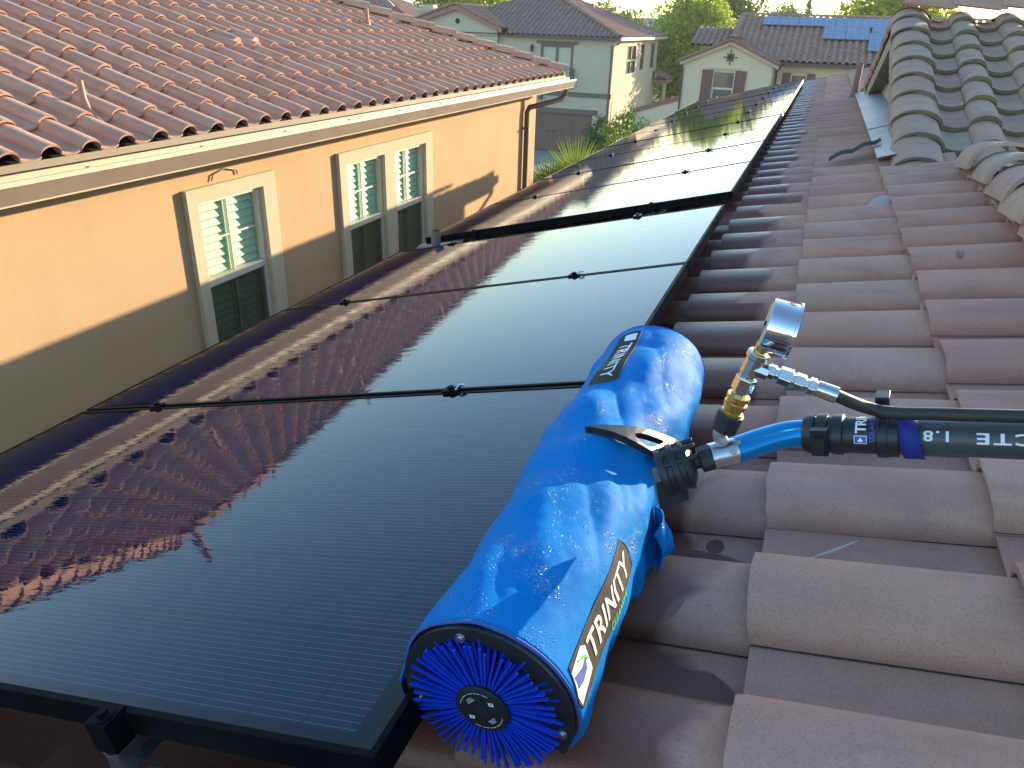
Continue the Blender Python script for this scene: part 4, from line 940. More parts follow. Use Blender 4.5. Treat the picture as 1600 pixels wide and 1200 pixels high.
# branch to the hose
q0 = pv(1198, 578); q1 = pv(1306, 617); bd = (q1 - q0).normalized(); L_ = (q1 - q0).length
mb = MB(); mb.lathe(q0, bd, [(0, .008), (L_*.03, .0095), (L_*.12, .0095), (L_*.13, .0075), (L_*.17, .0075), (L_*.18, .0115), (L_*.36, .0118), (L_*.37, .0085), (L_*.40, .0085), (L_*.41, .0108), (L_*.54, .0105), (L_*.55, .0078), (L_*.60, .0078), (L_*.61, .0108), (L_*.69, .0108), (L_*.70, .009), (L_*.73, .009)], 6); mb.build('hex_coupling', M['steel'], br, bevel=.0006)
mb = MB(); mb.lathe(q0 + bd * L_ * .72, bd, [(0, .0088), (.001, .0100), (L_*.29, .0102), (L_*.30, .0085)], 28); mb.build('ferrule', M['steel'], br, smooth=True, angle=30)
hp = [q1 - bd * .004, px(1330, 628, 2, .212), px(1352, 636, 2, .200), px(1380, 643, 2, .192), px(1410, 646, 2, .190), px(1460, 647, 2, .190), px(1530, 649, 2, .190), px(1640, 652, 2, .190), px(1900, 660, 2, .19)]
mb = MB(); mb.tube(smoothpath(hp), .0078, 16); mb.build('hose', M['rubber'], br, smooth=True)

# dry leaf on the tile
lf = MB(); a_ = W3(2.19, .556, -.112); b_ = W3(2.272, .600, -.100); pts = []; rads = []
for i in range(15):
    t = i / 14; pts.append(a_.lerp(b_, t) + NN * (.003 * math.sin(3 * t)) - VV * .007 * math.sin(math.pi * t)); rads.append(.0003 + .0022 * math.sin(math.pi * min(1, t * .8 + .12)) ** 1.2)
lf.tube(pts, rads, 8); lo = lf.build('dry_leaf', M['dry'], smooth=True); sett(lo, 'small curled grey dry leaf lying on the tiles to the right of the brush', 'leaf')

# ================================================================== BACKGROUND HOUSES
def gable_caps(mb, pts, e=.4, r=.14, seed=1):
    for i in range(len(pts) - 1): cap_row(mb, pts[i], pts[i+1], e=e, r=r, rise=.10, lift=.03, seed=seed + i, seg=6)
def TY(y0, sx=1): return lambda a, z, d: Vector((a, y0 + d, z))
def TX(x0): return lambda a, z, d: Vector((x0 - d, a, z))
# ---- house two: two storeys, garage below
h2 = empty('stucco_house', (-16, 52, 0), 'two storey pale stucco house with a brown garage door and a grey hipped tile roof', 'house')
FY = 45.5; CX = -9.5; FB = 58.2; LX = -22.0
door = (-13.95, -11.9, 3.9, 6.05); gar = (-15.8, -10.5, 0.0, 2.25)
mb = MB(); holed_wall(mb, TY(FY), -16.6, CX, -.1, 6.45, [door, gar], .18)
bw = [(48.9, 51.3, 4.35, 6.1), (52.75, 53.75, 4.5, 6.1), (56.0, 57.1, 4.5, 6.1)]
holed_wall(mb, TX(CX), FY, FB, -.1, 6.45, bw, .15)
mb.quad((CX, FB, 0), (LX, FB, 0), (LX, FB, 6.4), (CX, FB, 6.4)); mb.quad((LX, FB, 0), (LX, FY, 0), (LX, FY, 6.4), (LX, FB, 6.4))
mb.build('wall', M['grey_stucco'], h2)
mb = MB(); gy = FY - .35; holed_wall(mb, TY(gy), LX - .1, -16.6, -.1, 6.55, [(-19.9, -17.9, 4.3, 5.5)], .15)
mb.add([(LX - .1, gy, 6.55), (-16.6, gy, 6.55), (-16.6, gy, 6.75), (-19.2, gy, 7.75), (LX - .1, gy, 6.85)], [(0, 1, 2, 3, 4)]); mb.quad((-16.6, gy, 0), (-16.6, FY, 0), (-16.6, FY, 6.7), (-16.6, gy, 6.7)); mb.build('gable_wall', M['grey_stucco'], h2)
# roof: main hip, front gable
th2 = math.tan(math.radians(21)); c2 = math.cos(math.radians(21)); ez2 = 6.50
X0, X1, Yf, Yb = LX - .4, CX + .45, FY - .45, FB + .45
hd = (Yb - Yf) / 2; rz2 = ez2 + hd * th2
mb = MB()
tiled_slope(mb, (X1, Yf, ez2), (-1, 0, 0), (0, 1, th2), X1 - X0, hd / c2, w=.32, e=.40, h=.08, n=4, vlim=lambda u: (u * c2, min((X1 - X0) - u * c2, 7.0 + max(0, u * .358 - .2) / .407 if ez2 + u * .358 < 8.0 else 99)), seed=71)
mb.build('front_roof', M['tile_grey'], h2, smooth=True, angle=40)
mb = MB(); tiled_slope(mb, (X1, Yf, ez2), (0, 1, 0), (-1, 0, th2), Yb - Yf, hd / c2, w=.32, e=.40, h=.08, n=4, vlim=lambda u: (u * c2, (Yb - Yf) - u * c2), seed=72)
mb.build('side_roof', M['tile_red'], h2, smooth=True, angle=40)
mb = MB(); mb.add([(X0, Yf, ez2 - .02), (X1, Yf, ez2 - .02), (X1, Yb, ez2 - .02), (X0, Yb, ez2 - .02), (X1 - hd, Yf + hd, rz2 - .02), (X0 + hd, Yf + hd, rz2 - .02)], [(0, 1, 4, 5), (1, 2, 4), (2, 3, 5, 4), (3, 0, 5), (0, 3, 2, 1)]); mb.build('roof_deck', M['deck'], h2)
mb = MB(); gable_caps(mb, [(X1, Yf, ez2 + .06), (X1 - hd, Yf + hd, rz2 + .06)], seed=3); gable_caps(mb, [(X1, Yb, ez2 + .06), (X1 - hd, Yf + hd, rz2 + .06)], seed=4); gable_caps(mb, [(X0 + hd, Yf + hd, rz2 + .06), (X1 - hd, Yf + hd, rz2 + .06)], seed=5)
mb.build('hip_tiles', M['tile_grey'], h2, smooth=True)
mb = MB(); pk = Vector((-19.2, gy - .3, 8.0)); rr_ = Vector((-16.2, gy - .3, 6.78)); ll_ = Vector((-22.4, gy - .3, 6.95))
for (a, b_) in ((rr_, pk), (ll_, pk)):
    d_ = (b_ - a); L_ = d_.length; eu = d_.normalized(); dirv = Vector((0, 1, 0)); tiled_slope(mb, a, dirv, eu, 5.2, L_, w=.32, e=.4, h=.08, n=4, seed=74)
gable_caps(mb, [rr_ + Vector((0, 0, .03)), pk + Vector((0, 0, .03))], seed=8); gable_caps(mb, [ll_ + Vector((0, 0, .03)), pk + Vector((0, 0, .03))], seed=9)
mb.add([pk, rr_, rr_ - Vector((0, 0, .25)), pk - Vector((0, 0, .28)), ll_, ll_ - Vector((0, 0, .25))], [(0, 1, 2, 3), (0, 4, 5, 3)]); mb.build('gable_roof', M['tile_red'], h2, smooth=True, angle=40)
mb = MB(); mb.box((X1 - 6.3, Yf - .1, ez2 - .14), (X1 + .0, Yf, ez2 + .0)); mb.box((X1, Yf - .1, ez2 - .13), (X1 + .1, Yb + .1, ez2 + .02), 1); mb.build('gutter', [M['gutter_dark'], M['gutter']], h2)
mb = MB(); mb.quad((X0, Yf, ez2 - .13), (X1, Yf, ez2 - .13), (X1, Yb, ez2 - .13), (X0, Yb, ez2 - .13)); mb.build('soffit', M['taupe'], h2)
mb = MB(); mb.box((-22.1, gy + .2, 0), (-20.8, gy + 1.1, 7.75)); mb.box((-22.2, gy + .1, 7.55), (-20.7, gy + 1.2, 7.72)); mb.box((-21.9, gy + .35, 7.75), (-21.0, gy + .95, 7.95)); mb.build('chimney', M['grey_stucco'], h2)
T_ = TY(FY)
mb = MB(); frame_rect(mb, T_, door[0], door[1], door[2], door[3], .16, .0, .12); tbox(mb, T_, -13.0, -12.84, door[2] + .16, door[3] - .16, .02, .12); tbox(mb, T_, door[0] - .25, door[1] + .25, door[3], door[3] + .16, -.08, .02)
bd_ = mb.build('balcony_door', M['taupe'], h2)
g = MB(); g.quad(T_(door[0] + .16, door[2] + .16, .08), T_(door[1] - .16, door[2] + .16, .08), T_(door[1] - .16, door[3] - .16, .08), T_(door[0] + .16, door[3] - .16, .08)); g.build('pane', M['pale_glass'], bd_)
mb = MB(); tbox(mb, T_, door[0] - .2, door[1] + .15, 3.80, 3.88, -.45, .0); tbox(mb, T_, door[0] - .2, door[1] + .15, 4.75, 4.80, -.45, -.41)
for k in range(16): xx = door[0] - .2 + k * .157; tbox(mb, T_, xx, xx + .02, 3.88, 4.75, -.44, -.42)
for k in range(4): yy = -.45 + k * .12; tbox(mb, T_, door[1] + .13, door[1] + .15, 3.88, 4.78, yy, yy + .02)
mb.build('balcony_railing', M['lamp'], h2)
mb = MB(); tbox(mb, T_, -16.0, CX + .04, 3.22, 3.48, -.05, .02); tbox(mb, TX(CX), FY - .05, FY + 1.6, 3.22, 3.48, -.05, .02)
for xx in (-13.9, -12.6): tbox(mb, T_, xx, xx + .22, 2.98, 3.22, -.3, .0)
mb.build('band_course', M['taupe'], h2)
mb = MB(); tbox(mb, T_, gar[0] - .2, gar[1] + .3, gar[3], gar[3] + .28, -.08, .02); mb.build('garage_lintel', M['taupe'], h2)
mb = MB(); tbox(mb, T_, gar[0], gar[1], 0, gar[3], .14, .2)
for i in range(5):
    for j in range(4): a = gar[0] + .08 + i * 1.05; tbox(mb, T_, a, a + .9, .08 + j * .55, .5 + j * .55, .125, .14)
gd_ = mb.build('garage_door', M['garage'], h2); mb = MB(); 
for xx in (-13.35, -12.95): tbox(mb, T_, xx, xx + .14, 1.12, 1.2, .08, .125)
mb.build('handle', M['lamp'], gd_)
def lantern(T, a, z, parent):
    mb = MB(); tbox(mb, T, a - .03, a + .03, z - .12, z + .22, -.03, .0); c_ = T(a, z, -.16)
    mb.lathe(c_ - Vector((0, 0, .16)), (0, 0, 1), [(0, .02), (.03, .06), (.05, .07), (.26, .10), (.28, .13), (.33, .07), (.40, .015)], 8); mb.tube([T(a, z + .2, -.02), T(a, z + .28, -.1), c_ + Vector((0, 0, .2))], .012, 6); return mb.build('wall_lantern', M['lamp'], parent)
lantern(T_, -14.45, 5.75, h2); lantern(T_, -10.0, 1.9, h2); lantern(TX(CX), FY + 3.0, 1.95, h2)
for (a0, a1, z0, z1) in bw:
    T3 = TX(CX); mb = MB(); frame_rect(mb, T3, a0, a1, z0, z1, .09, -.02, .1)
    zmid = z0 + .48 * (z1 - z0); tbox(mb, T3, a0 + .09, a1 - .09, zmid - .04, zmid + .04, .0, .1)
    if a1 - a0 > 2: tbox(mb, T3, (a0+a1)/2 - .06, (a0+a1)/2 + .06, z0 + .09, z1 - .09, .0, .1)
    wn = mb.build('window', M['taupe'], h2); g = MB(); g.quad(T3(a0 + .05, z0 + .05, .07), T3(a1 - .05, z0 + .05, .07), T3(a1 - .05, z1 - .05, .07), T3(a0 + .05, z1 - .05, .07)); g.build('pane', M['dark_glass'], wn)
Tg = TY(gy); mb = MB(); frame_rect(mb, Tg, -19.9, -17.9, 4.3, 5.5, .1, -.02, .1); tbox(mb, Tg, -19.0, -18.8, 4.4, 5.4, .0, .1); tbox(mb, Tg, -20.3, -17.75, 5.5, 5.7, -.08, .02); wn = mb.build('window', M['taupe'], h2)
g = MB(); g.quad(Tg(-19.85, 4.35, .07), Tg(-17.95, 4.35, .07), Tg(-17.95, 5.45, .07), Tg(-19.85, 5.45, .07)); g.build('pane', M['dark_glass'], wn)
mb = MB(); tbox(mb, Tg, -17.85, -17.2, 4.2, 5.4, -.05, .0); 
for k in range(12): tbox(mb, Tg, -17.8, -17.25, 4.27 + k * .09, 4.32 + k * .09, -.07, -.05)
mb.build('shutter', simple('blue grey shutter', (.16, .19, .20), .7), h2)
mb = MB(); mb.lathe((-19.2, gy - .01, 7.1), (0, -1, 0), [(0, .15), (.03, .14), (.031, .10)], 14); mb.build('gable_vent', M['dark'], h2)
mb = MB(); mb.tube([(X1 + .05, Yf - .05, ez2 - .13), (X1 - .1, Yf, 6.2), (CX - .1, FY - .06, 6.05), (CX - .1, FY - .06, .1)], .05, 8); mb.build('downspout', M['brown_paint'], h2, smooth=True)
for (x, y) in ((-13.2, 53.4), (-12.2, 54.4)):
    z = ez2 + (X1 - x) * th2; mb = MB(); mb.box((x - .15, y - .2, z), (x + .15, y + .2, z + .22)); mb.lathe((x, y, z + .2), (0, 0, 1), [(0, .16), (.1, .12), (.12, .02)], 8); mb.build('roof_vent', M['tile_red'], h2)
# little lean-to porch on the far right of the side wall
mb = MB(); tiled_slope(mb, (CX + 1.1, 57.4, 3.75), (0, 1, 0), (-1, 0, .42), 2.4, 1.2, w=.3, e=.38, h=.08, n=4, seed=77); mb.box((CX, 57.4, 3.5), (CX + 1.1, 59.8, 3.72)); mb.build('porch_roof', M['tile_red'], h2, smooth=True, angle=40)
mb = MB(); mb.box((CX + .8, 57.5, 0), (CX + 1.0, 57.7, 3.5)); mb.build('porch_post', M['grey_stucco'], h2)

# ---- house three: gabled front with shutters, solar panels on its roof
h3 = empty('stucco_house', (2, 42, 0), 'cream stucco house with plum shutters and blue solar panels on its roof', 'house')
FG = 37.0; GL, GR, GP = -4.05, -0.15, -2.05; zl = 5.75
T3 = TY(FG); w1 = (-2.66, -1.72, 3.95, 5.42)
mb = MB(); holed_wall(mb, T3, GL, GR, -.1, zl, [w1], .12); mb.add([(GL, FG, zl), (GR, FG, zl), (GP, FG, 6.60)], [(0, 1, 2)]); mb.quad((GR, FG, 0), (GR, 38.5, 0), (GR, 38.5, 5.8), (GR, FG, 5.8)); mb.quad((GL, FG, 0), (GL, 46, 0), (GL, 46, 5.9), (GL, FG, 5.9))
T4 = TY(38.5); w2 = (.62, 1.28, 4.4, 5.38); w3 = (3.0, 3.7, 4.3, 5.2)
holed_wall(mb, T4, GR, 12, -.1, 5.85, [w2, w3], .12); mb.quad((12, 38.5, 0), (12, 48, 0), (12, 48, 5.8), (12, 38.5, 5.8)); mb.build('wall', M['yellow_stucco'], h3)
for (T, q, tall) in ((T3, w1, True), (T4, w2, False), (T4, w3, False)):
    a0, a1, z0, z1 = q; wn = sash_window(h3, T, a0, a1, z0, z1, z0 + .52 * (z1 - z0), M['dark_glass'], M['vinyl'], None, munt=False, dep=.05)
    for (s0, s1) in ((a0 - .5 * (1 if tall else .75), a0 - .02), (a1 + .02, a1 + .5 * (1 if tall else .75))):
        mb = MB(); tbox(mb, T, s0, s1, z0 - .05, z1 + .06, -.05, .0); frame_rect(mb, T, s0, s1, z0 - .05, z1 + .06, .05, -.065, -.05); mb.build('shutter', M['shutter'], h3)
    mb = MB(); tbox(mb, T, a0 - .25, a1 + .25, z1 + .08, z1 + .16, -.08, .0); mb.build('window_hood', M['trim'], h3)
# star ornament
mb = MB(); cx_, cz_ = -2.02, 6.02
mb.lathe((cx_, FG - .02, cz_), (0, -1, 0), [(0, .15), (.02, .15), (.021, .11), (.0, .11)], 20)
for k in range(8):
    a = k * math.pi / 4; L_ = .33 if k % 2 == 0 else .24; d_ = Vector((math.cos(a), 0, math.sin(a))); s_ = Vector((-math.sin(a), 0, math.cos(a))); c_ = Vector((cx_, FG - .05, cz_)); mb.prism([c_ + d_ * .05 - s_ * .03, c_ + d_ * .05 + s_ * .03, c_ + d_ * L_ + s_ * .005, c_ + d_ * L_ - s_ * .005], (0, .025, 0)); mb.lathe(c_ + d_ * (L_ - .06), (0, 1, 0), [(0, .03), (.03, .03)], 8)
mb.build('star_ornament', M['lamp'], h3)
# roofs
th3 = (7.78 - 5.9) / (43.0 - 38.1); a3 = math.atan(th3); mb = MB()
tiled_slope(mb, (-2.35, 38.1, 5.90), (1, 0, 0), (0, 1, th3), 15, 4.9 / math.cos(a3), w=.30, e=.38, h=.085, n=5, seed=81, vlim=lambda u: (0 if u > 0 else 0, 15))
tiled_slope(mb, (-4.5, 41.2, 6.4), (1, 0, 0), (0, 1, th3), 2.2, 2.2, w=.30, e=.38, h=.085, n=5, seed=82)
mb.quad((-4.5, 41.2, 6.37), (-2.3, 41.2, 6.37), (-2.3, 43.3, 7.15), (-4.5, 43.3, 7.15), 1)
mb.quad((-2.35, 38.1, 5.88), (12.6, 38.1, 5.88), (12.6, 43.0, 7.76), (-2.35, 43.0, 7.76), 1); mb.quad((-2.35, 47.9, 5.88), (12.6, 47.9, 5.88), (12.6, 43.0, 7.76), (-2.35, 43.0, 7.76), 1)
mb.build('roof', [M['tile_mix'], M['deck']], h3, smooth=True, angle=40)
mb = MB()
for sx in (1, -1):
    a_ = Vector((GP + sx * 2.15, FG - .25, 5.78)); b_ = Vector((GP, FG - .25, 6.70)); d_ = (b_ - a_); tiled_slope(mb, a_, (0, 1, 0), d_.normalized(), 4.4, d_.length, w=.30, e=.38, h=.07, n=4, seed=84 + sx)
    mb.add([a_ + Vector((0, 0, -.02)), b_ + Vector((0, 0, -.02)), b_ + Vector((0, 4.4, -.02)), a_ + Vector((0, 4.4, -.02))], [(0, 1, 2, 3)], 1)
    mb.prism([a_ + Vector((0, .05, 0)), b_ + Vector((0, .05, 0)), b_ + Vector((0, .05, -.16)), a_ + Vector((0, .05, -.16))], (0, .05, 0), 2)
    gable_caps(mb, [a_ + Vector((0, 0, .01)), b_ + Vector((0, 0, .01))], e=.38, r=.13, seed=88)
gable_caps(mb, [(GP, FG - .2, 6.74), (GP, 41.0, 6.74)], e=.38, seed=90); mb.build('gable_roof', [M['cap_red'], M['deck'], M['trim']], h3, smooth=True, angle=40)
mb = MB(); gable_caps(mb, [(-2.35, 43.0, 7.82), (12.6, 43.0, 7.82)], e=.38, seed=91); gable_caps(mb, [(-2.35, 38.4, 6.08), (-2.35, 43.0, 7.82)], e=.38, seed=92); mb.build('ridge_tiles', M['tile_mix'], h3, smooth=True)
mb = MB(); mb.box((.0, 37.98, 5.74), (12.6, 38.1, 5.88)); mb.build('gutter', M['gutter_dark'], h3)
mb = MB(); mb.tube([(.12, 38.0, 5.78), (.12, 37.95, 5.70), (-.05, 38.2, 5.45), (-.02, 38.42, 5.3), (-.02, 38.42, .1)], .045, 8); mb.build('downspout', M['gutter_dark'], h3, smooth=True)
mb = MB(); mb.tube([(GL - .15, FG - .15, 5.70), (GL + .0, FG - .06, 5.45), (GL + .05, FG - .06, .1)], .04, 8); mb.build('downspout', M['gutter_dark'], h3, smooth=True)
mb = MB(); mb.add([(-6.1, FG, 0), (GL, FG, 0), (GL, FG, 4.10), (-6.1, FG, 3.42), (-6.1, FG + .3, 0), (GL, FG + .3, 0), (GL, FG + .3, 4.10), (-6.1, FG + .3, 3.42)], [(0, 1, 2, 3), (7, 6, 5, 4), (0, 3, 7, 4)]); mb.build('side_wall', M['yellow_stucco'], h3)
mb = MB(); mb.prism([(-6.2, FG - .06, 3.40), (GL - .02, FG - .06, 4.115), (GL - .02, FG - .06, 4.32), (-6.2, FG - .06, 3.60)], (0, .42, 0)); mb.build('wall_coping', M['cap_red'], h3)
def slope3(x, s_, lift): return Vector((x, 38.1 + s_ * math.cos(a3), 5.90 + s_ * math.sin(a3))) + Vector((0, -math.sin(a3), math.cos(a3))) * lift
def pvmat():
    m, nt, p = newmat('blue cells'); b = NB(nt); p.inputs['Roughness'].default_value = .12
    br_ = b.n('ShaderNodeTexBrick'); br_.offset = 0; br_.inputs['Color1'].default_value = (.06, .15, .27, 1); br_.inputs['Color2'].default_value = (.07, .17, .30, 1); br_.inputs['Mortar'].default_value = (.20, .30, .40, 1)
    br_.inputs['Scale'].default_value = 1.0; br_.inputs['Mortar Size'].default_value = .012; br_.inputs['Brick Width'].default_value = .33; br_.inputs['Row Height'].default_value = .40
    b.l(b.n('ShaderNodeTexCoord').outputs['Object'], br_.inputs[0]); b.l(br_.outputs[0], p.inputs['Base Color']); return m
M['pv'] = pvmat()
def pv_house_panel(parent, x0, x1, s0, s1):
    mb = MB(); vs = [slope3(x, s_, q) for q in (.16, .20) for (x, s_) in ((x0, s0), (x1, s0), (x1, s1), (x0, s1))]
    mb.add(vs, [(0,3,2,1), (0,1,5,4), (1,2,6,5), (2,3,7,6), (3,0,4,7)], 0); mb.add([vs[4], vs[5], vs[6], vs[7]], [(0, 1, 2, 3)], 1); mb.build('solar_panel', [M['alu_dull'], M['pv']], parent)
for i in range(3): pv_house_panel(h3, -1.25 + i * 1.66 , .38 + i * 1.66, 3.75, 4.72)
for (x0, x1, s0, s1) in ((1.62, 2.60, 2.30, 3.73), (2.62, 3.60, 2.30, 3.73), (3.70, 4.68, 3.1, 4.72), (4.70, 5.68, 3.1, 4.72), (3.62, 4.60, 1.1, 3.08), (4.62, 5.6, 1.1, 3.08), (5.7, 6.68, 1.1, 3.08)): pv_house_panel(h3, x0, x1, s0, s1)

# ---- houses behind on the left
h4 = empty('stucco_house', (-36, 76, 0), 'cream house with terracotta roof left of the pale house chimney', 'house')
mb = MB(); mb.box((-60, 70, 0), (-34.9, 88, 5.9)); mb.box((-38.6, 70, 0), (-31.5, 71.5, 6.9), 1) if False else None; mb.build('wall', M['cream_stucco'], h4)
t4 = .36; mb = MB(); hd4 = 9.4
tiled_slope(mb, (-34.3, 69.4, 6.0), (-1, 0, 0), (0, 1, t4), 26, hd4 / math.cos(math.atan(t4)), w=.45, e=.5, h=.09, n=3, vlim=lambda u: (u * .94, 26), seed=95)
mb.build('front_roof', M['tile_grey'], h4, smooth=True, angle=40)
mb = MB(); tiled_slope(mb, (-34.3, 69.4, 6.0), (0, 1, 0), (-1, 0, t4), 18.8, hd4 / math.cos(math.atan(t4)), w=.45, e=.5, h=.09, n=3, vlim=lambda u: (u * .94, 18.8 - u * .94), seed=96)
mb.build('side_roof', M['tile_red'], h4, smooth=True, angle=40)
mb = MB(); mb.box((-34.28, 69.3, 5.75), (-34.15, 88.5, 6.05)); mb.box((-60, 69.2, 5.75), (-34.3, 69.35, 6.05)); mb.build('gutter', M['gutter'], h4)
h5 = empty('far_house', (-19, 102, 0), 'distant house with a blue solar roof seen beyond the pale house', 'house')
mb = MB(); mb.box((-26, 98, 0), (-13, 106, 5.6)); mb.build('wall', M['grey_stucco'], h5)
mb = MB(); mb.prism([(-27, 97, 5.5), (-27, 107, 5.5), (-27, 102, 8.0)], (15, 0, 0)); mb.build('roof', M['tile_grey'], h5)
mb = MB()
for i in range(8): mb.quad((-25 + i * 1.5, 97.6, 5.9), (-23.6 + i * 1.5, 97.6, 5.9), (-23.6 + i * 1.5, 101.4, 7.8), (-25 + i * 1.5, 101.4, 7.8))
mb.build('solar_panel', M['pv'], h5)

# ================================================================== PLANTS
def crown(mb, blobs, n, size, seed, flat=1.0):
    rg = np.random.RandomState(seed); tot = sum(b_[3] ** 2 for b_ in blobs)
    for (x, y, z, r) in blobs:
        k = int(n * r * r / tot); tone = rg.rand() * .25
        dirs = rg.normal(size=(k, 3)); dirs /= np.linalg.norm(dirs, axis=1)[:, None]; rad = r * (1 - rg.rand(k) ** 1.6 * .75)
        lum = np.array([noise.noise(Vector(d_) * 2.3 + Vector((x, y, z))) for d_ in dirs]); rad = rad * (1 + .30 * lum)
        ctr = np.array((x, y, z)) + dirs * rad[:, None] * np.array((1, 1, flat))
        a = rg.normal(size=(k, 3)); a /= np.linalg.norm(a, axis=1)[:, None]; b2_ = np.cross(a, dirs + .3 * rg.normal(size=(k, 3))); b2_ /= (np.linalg.norm(b2_, axis=1)[:, None] + 1e-9)
        s_ = size * (.6 + .8 * rg.rand(k))[:, None]; rr = np.clip(tone + rg.rand(k) * .75, 0, 1)
        for i in range(k):
            c_, p_, q_ = ctr[i], a[i] * s_[i], b2_[i] * s_[i] * .6; mb.add([c_ - p_, c_ + q_, c_ + p_, c_ - q_], [(0, 1, 2, 3)], 0, float(rr[i]))
def tree(name, label, base, height, blobs, n, size, mat, seed, group=None, trunk_r=.18, cat='tree'):
    t = empty(name, base, label, cat, group); bx_, by_, bz_ = base
    mb = MB(); crown(mb, [(bx_ + x, by_ + y, z, r) for (x, y, z, r) in blobs], n, size, seed); mb.build('crown', mat, t)
    mb = MB(); top = (bx_ + .2, by_, height * .7); mb.tube([base, (bx_ + .1, by_, height * .35), top], [trunk_r, trunk_r * .75, trunk_r * .35], 8)
    for (x, y, z, r) in blobs[:6]: mb.tube([(bx_ + .08, by_, height * .35), (bx_ + x * .6, by_ + y * .6, height * .35 + (z - height * .35) * .6), (bx_ + x, by_ + y, z)], [trunk_r * .5, trunk_r * .3, trunk_r * .1], 6)
    mb.build('trunk', M['bark'], t, smooth=True); return t
tree('broadleaf_tree', 'tall bright green tree standing in the gap between the two stucco houses', (-8.1, 62, 0), 9.0, [(-.9, 0, 7.1, 2.1), (.9, .3, 7.7, 2.0), (2.3, 0, 6.4, 1.7), (-2.0, 0, 5.4, 1.5), (1.8, 0, 8.2, 1.1), (0, 0, 5.0, 2.2), (1.4, -.4, 4.4, 2.1), (-.6, -.5, 3.2, 2.0), (.9, -.7, 2.4, 2.2), (1.9, 0, 3.0, 1.8), (0, 0, 8.7, 1.2)], 15000, .15, M['leaf'], 1, 'trees behind the houses')
tree('broadleaf_tree', 'darker tree rising behind the bright tree in the gap between the houses', (-7.0, 74, 0), 10.5, [(0, 0, 8.6, 2.4), (-1.6, 0, 7.8, 1.9), (1.9, 0, 8.0, 2.0), (3.6, 0, 6.6, 1.6), (0, 0, 5.5, 2.6), (2.3, 0, 5.2, 2.1), (-2.0, 0, 5.3, 2.0), (.5, 0, 9.3, 1.2)], 7000, .18, M['leaf_dark'], 2, 'trees behind the houses')
tree('broadleaf_tree', 'wide bright green tree beyond the ridge of the house with plum shutters', (5.6, 60, 0), 11, [(0, 0, 8.8, 2.4), (-2.0, 0, 8.1, 1.7), (1.9, 0, 8.3, 1.9), (-3.1, 0, 7.2, 1.2), (0, 0, 6.0, 2.8), (3.2, 0, 7.2, 1.5), (.3, 0, 9.2, 1.5)], 9000, .16, M['leaf'], 3, 'trees behind the houses')
tree('broadleaf_tree', 'small rounded tree beyond the left end of the solar roofed house', (-2.6, 85, 0), 10, [(0, 0, 8.2, 1.5), (-.9, 0, 7.6, 1.1), (.9, 0, 7.7, 1.1), (0, 0, 6.5, 1.8)], 3500, .16, M['leaf_far'], 4, 'trees behind the houses')
tree('broadleaf_tree', 'broad tree behind the roof of the pale two storey house', (-20.5, 84, 0), 9, [(0, 0, 7.2, 2.2), (-3, 0, 7.4, 2.1), (3, 0, 6.6, 2.0), (-6, 0, 7.6, 2.0), (5.2, 0, 5.8, 1.6), (-9, 0, 7.8, 2.0)], 8000, .2, M['leaf_far'], 5, 'trees behind the houses')
tree('broadleaf_tree', 'pale green tree just left of the tree in the gap, behind the grey roof', (-15.5, 105, 0), 10, [(0, 0, 8.3, 1.9), (-1.8, 0, 7.8, 1.4), (1.6, 0, 7.6, 1.4), (0, 0, 6.5, 2.2)], 4000, .2, M['leaf_far'], 6, 'trees behind the houses')
tree('broadleaf_tree', 'leafy tree behind the chimney of the pale house at the top of the view', (-27.5, 62, 0), 10, [(0, 0, 9.0, 1.7), (2.2, 0, 8.8, 1.5), (4.2, 0, 8.6, 1.3), (-2, 0, 8.8, 1.5), (0, 0, 7.2, 2)], 4500, .17, M['leaf'], 8, 'trees behind the houses')
def cypress(x, y, h, r, seed, label):
    t = empty('cypress_tree', (x, y, 0), label, 'cypress', 'cypresses on the skyline'); mb = MB()
    bl = [(x, y, h * k, r * (1.0 if k < .6 else (1.15 - k) * 1.9)) for k in (.2, .3, .4, .5, .6, .68, .76, .84, .9, .95, .99)]; crown(mb, bl, 2600, .16, seed, flat=1.6); mb.build('crown', M['leaf_dark'], t)
    mb = MB(); mb.tube([(x, y, 0), (x, y, h * .8)], [.15, .04], 6); mb.build('trunk', M['bark'], t)
cypress(-1.0, 100, 10.4, .95, 11, 'tall pointed cypress on the skyline, left of the pair'); cypress(3.8, 100, 10.3, 1.0, 12, 'widest pointed cypress on the skyline, above the middle of the solar roof'); cypress(5.1, 108, 9.0, .55, 13, 'short thin cypress right beside the widest one')
cypress(-3.3, 110, 9.6, .8, 14, 'dark cypress standing against the small rounded tree')
mb = MB(); rg = np.random.RandomState(44); bl = []
for i in range(150):
    x = -95 + 190 * i / 150 + rg.rand() * 2; y = 170 + rg.rand() * 90; r = 2.5 + rg.rand() * 2.5; bl.append((x, y, 2 + rg.rand() * 4.0 + r * .3, r)); bl.append((x + 1, y, 2.0, 3.5))
crown(mb, bl, 26000, .42, 45); sett(mb.build('distant_trees', M['leaf_far']), 'hazy belt of treetops along the horizon', 'trees', kind='stuff')
# utility pole in front of the wide tree
up_ = MB(); up_.tube([(6.2, 57, 0), (6.2, 57, 10.5)], .12, 8); up_.box((5.6, 56.95, 9.8), (6.8, 57.1, 9.95)); sett(up_.build('utility_pole', M['bark']), 'brown wooden pole in front of the wide bright tree', 'pole')
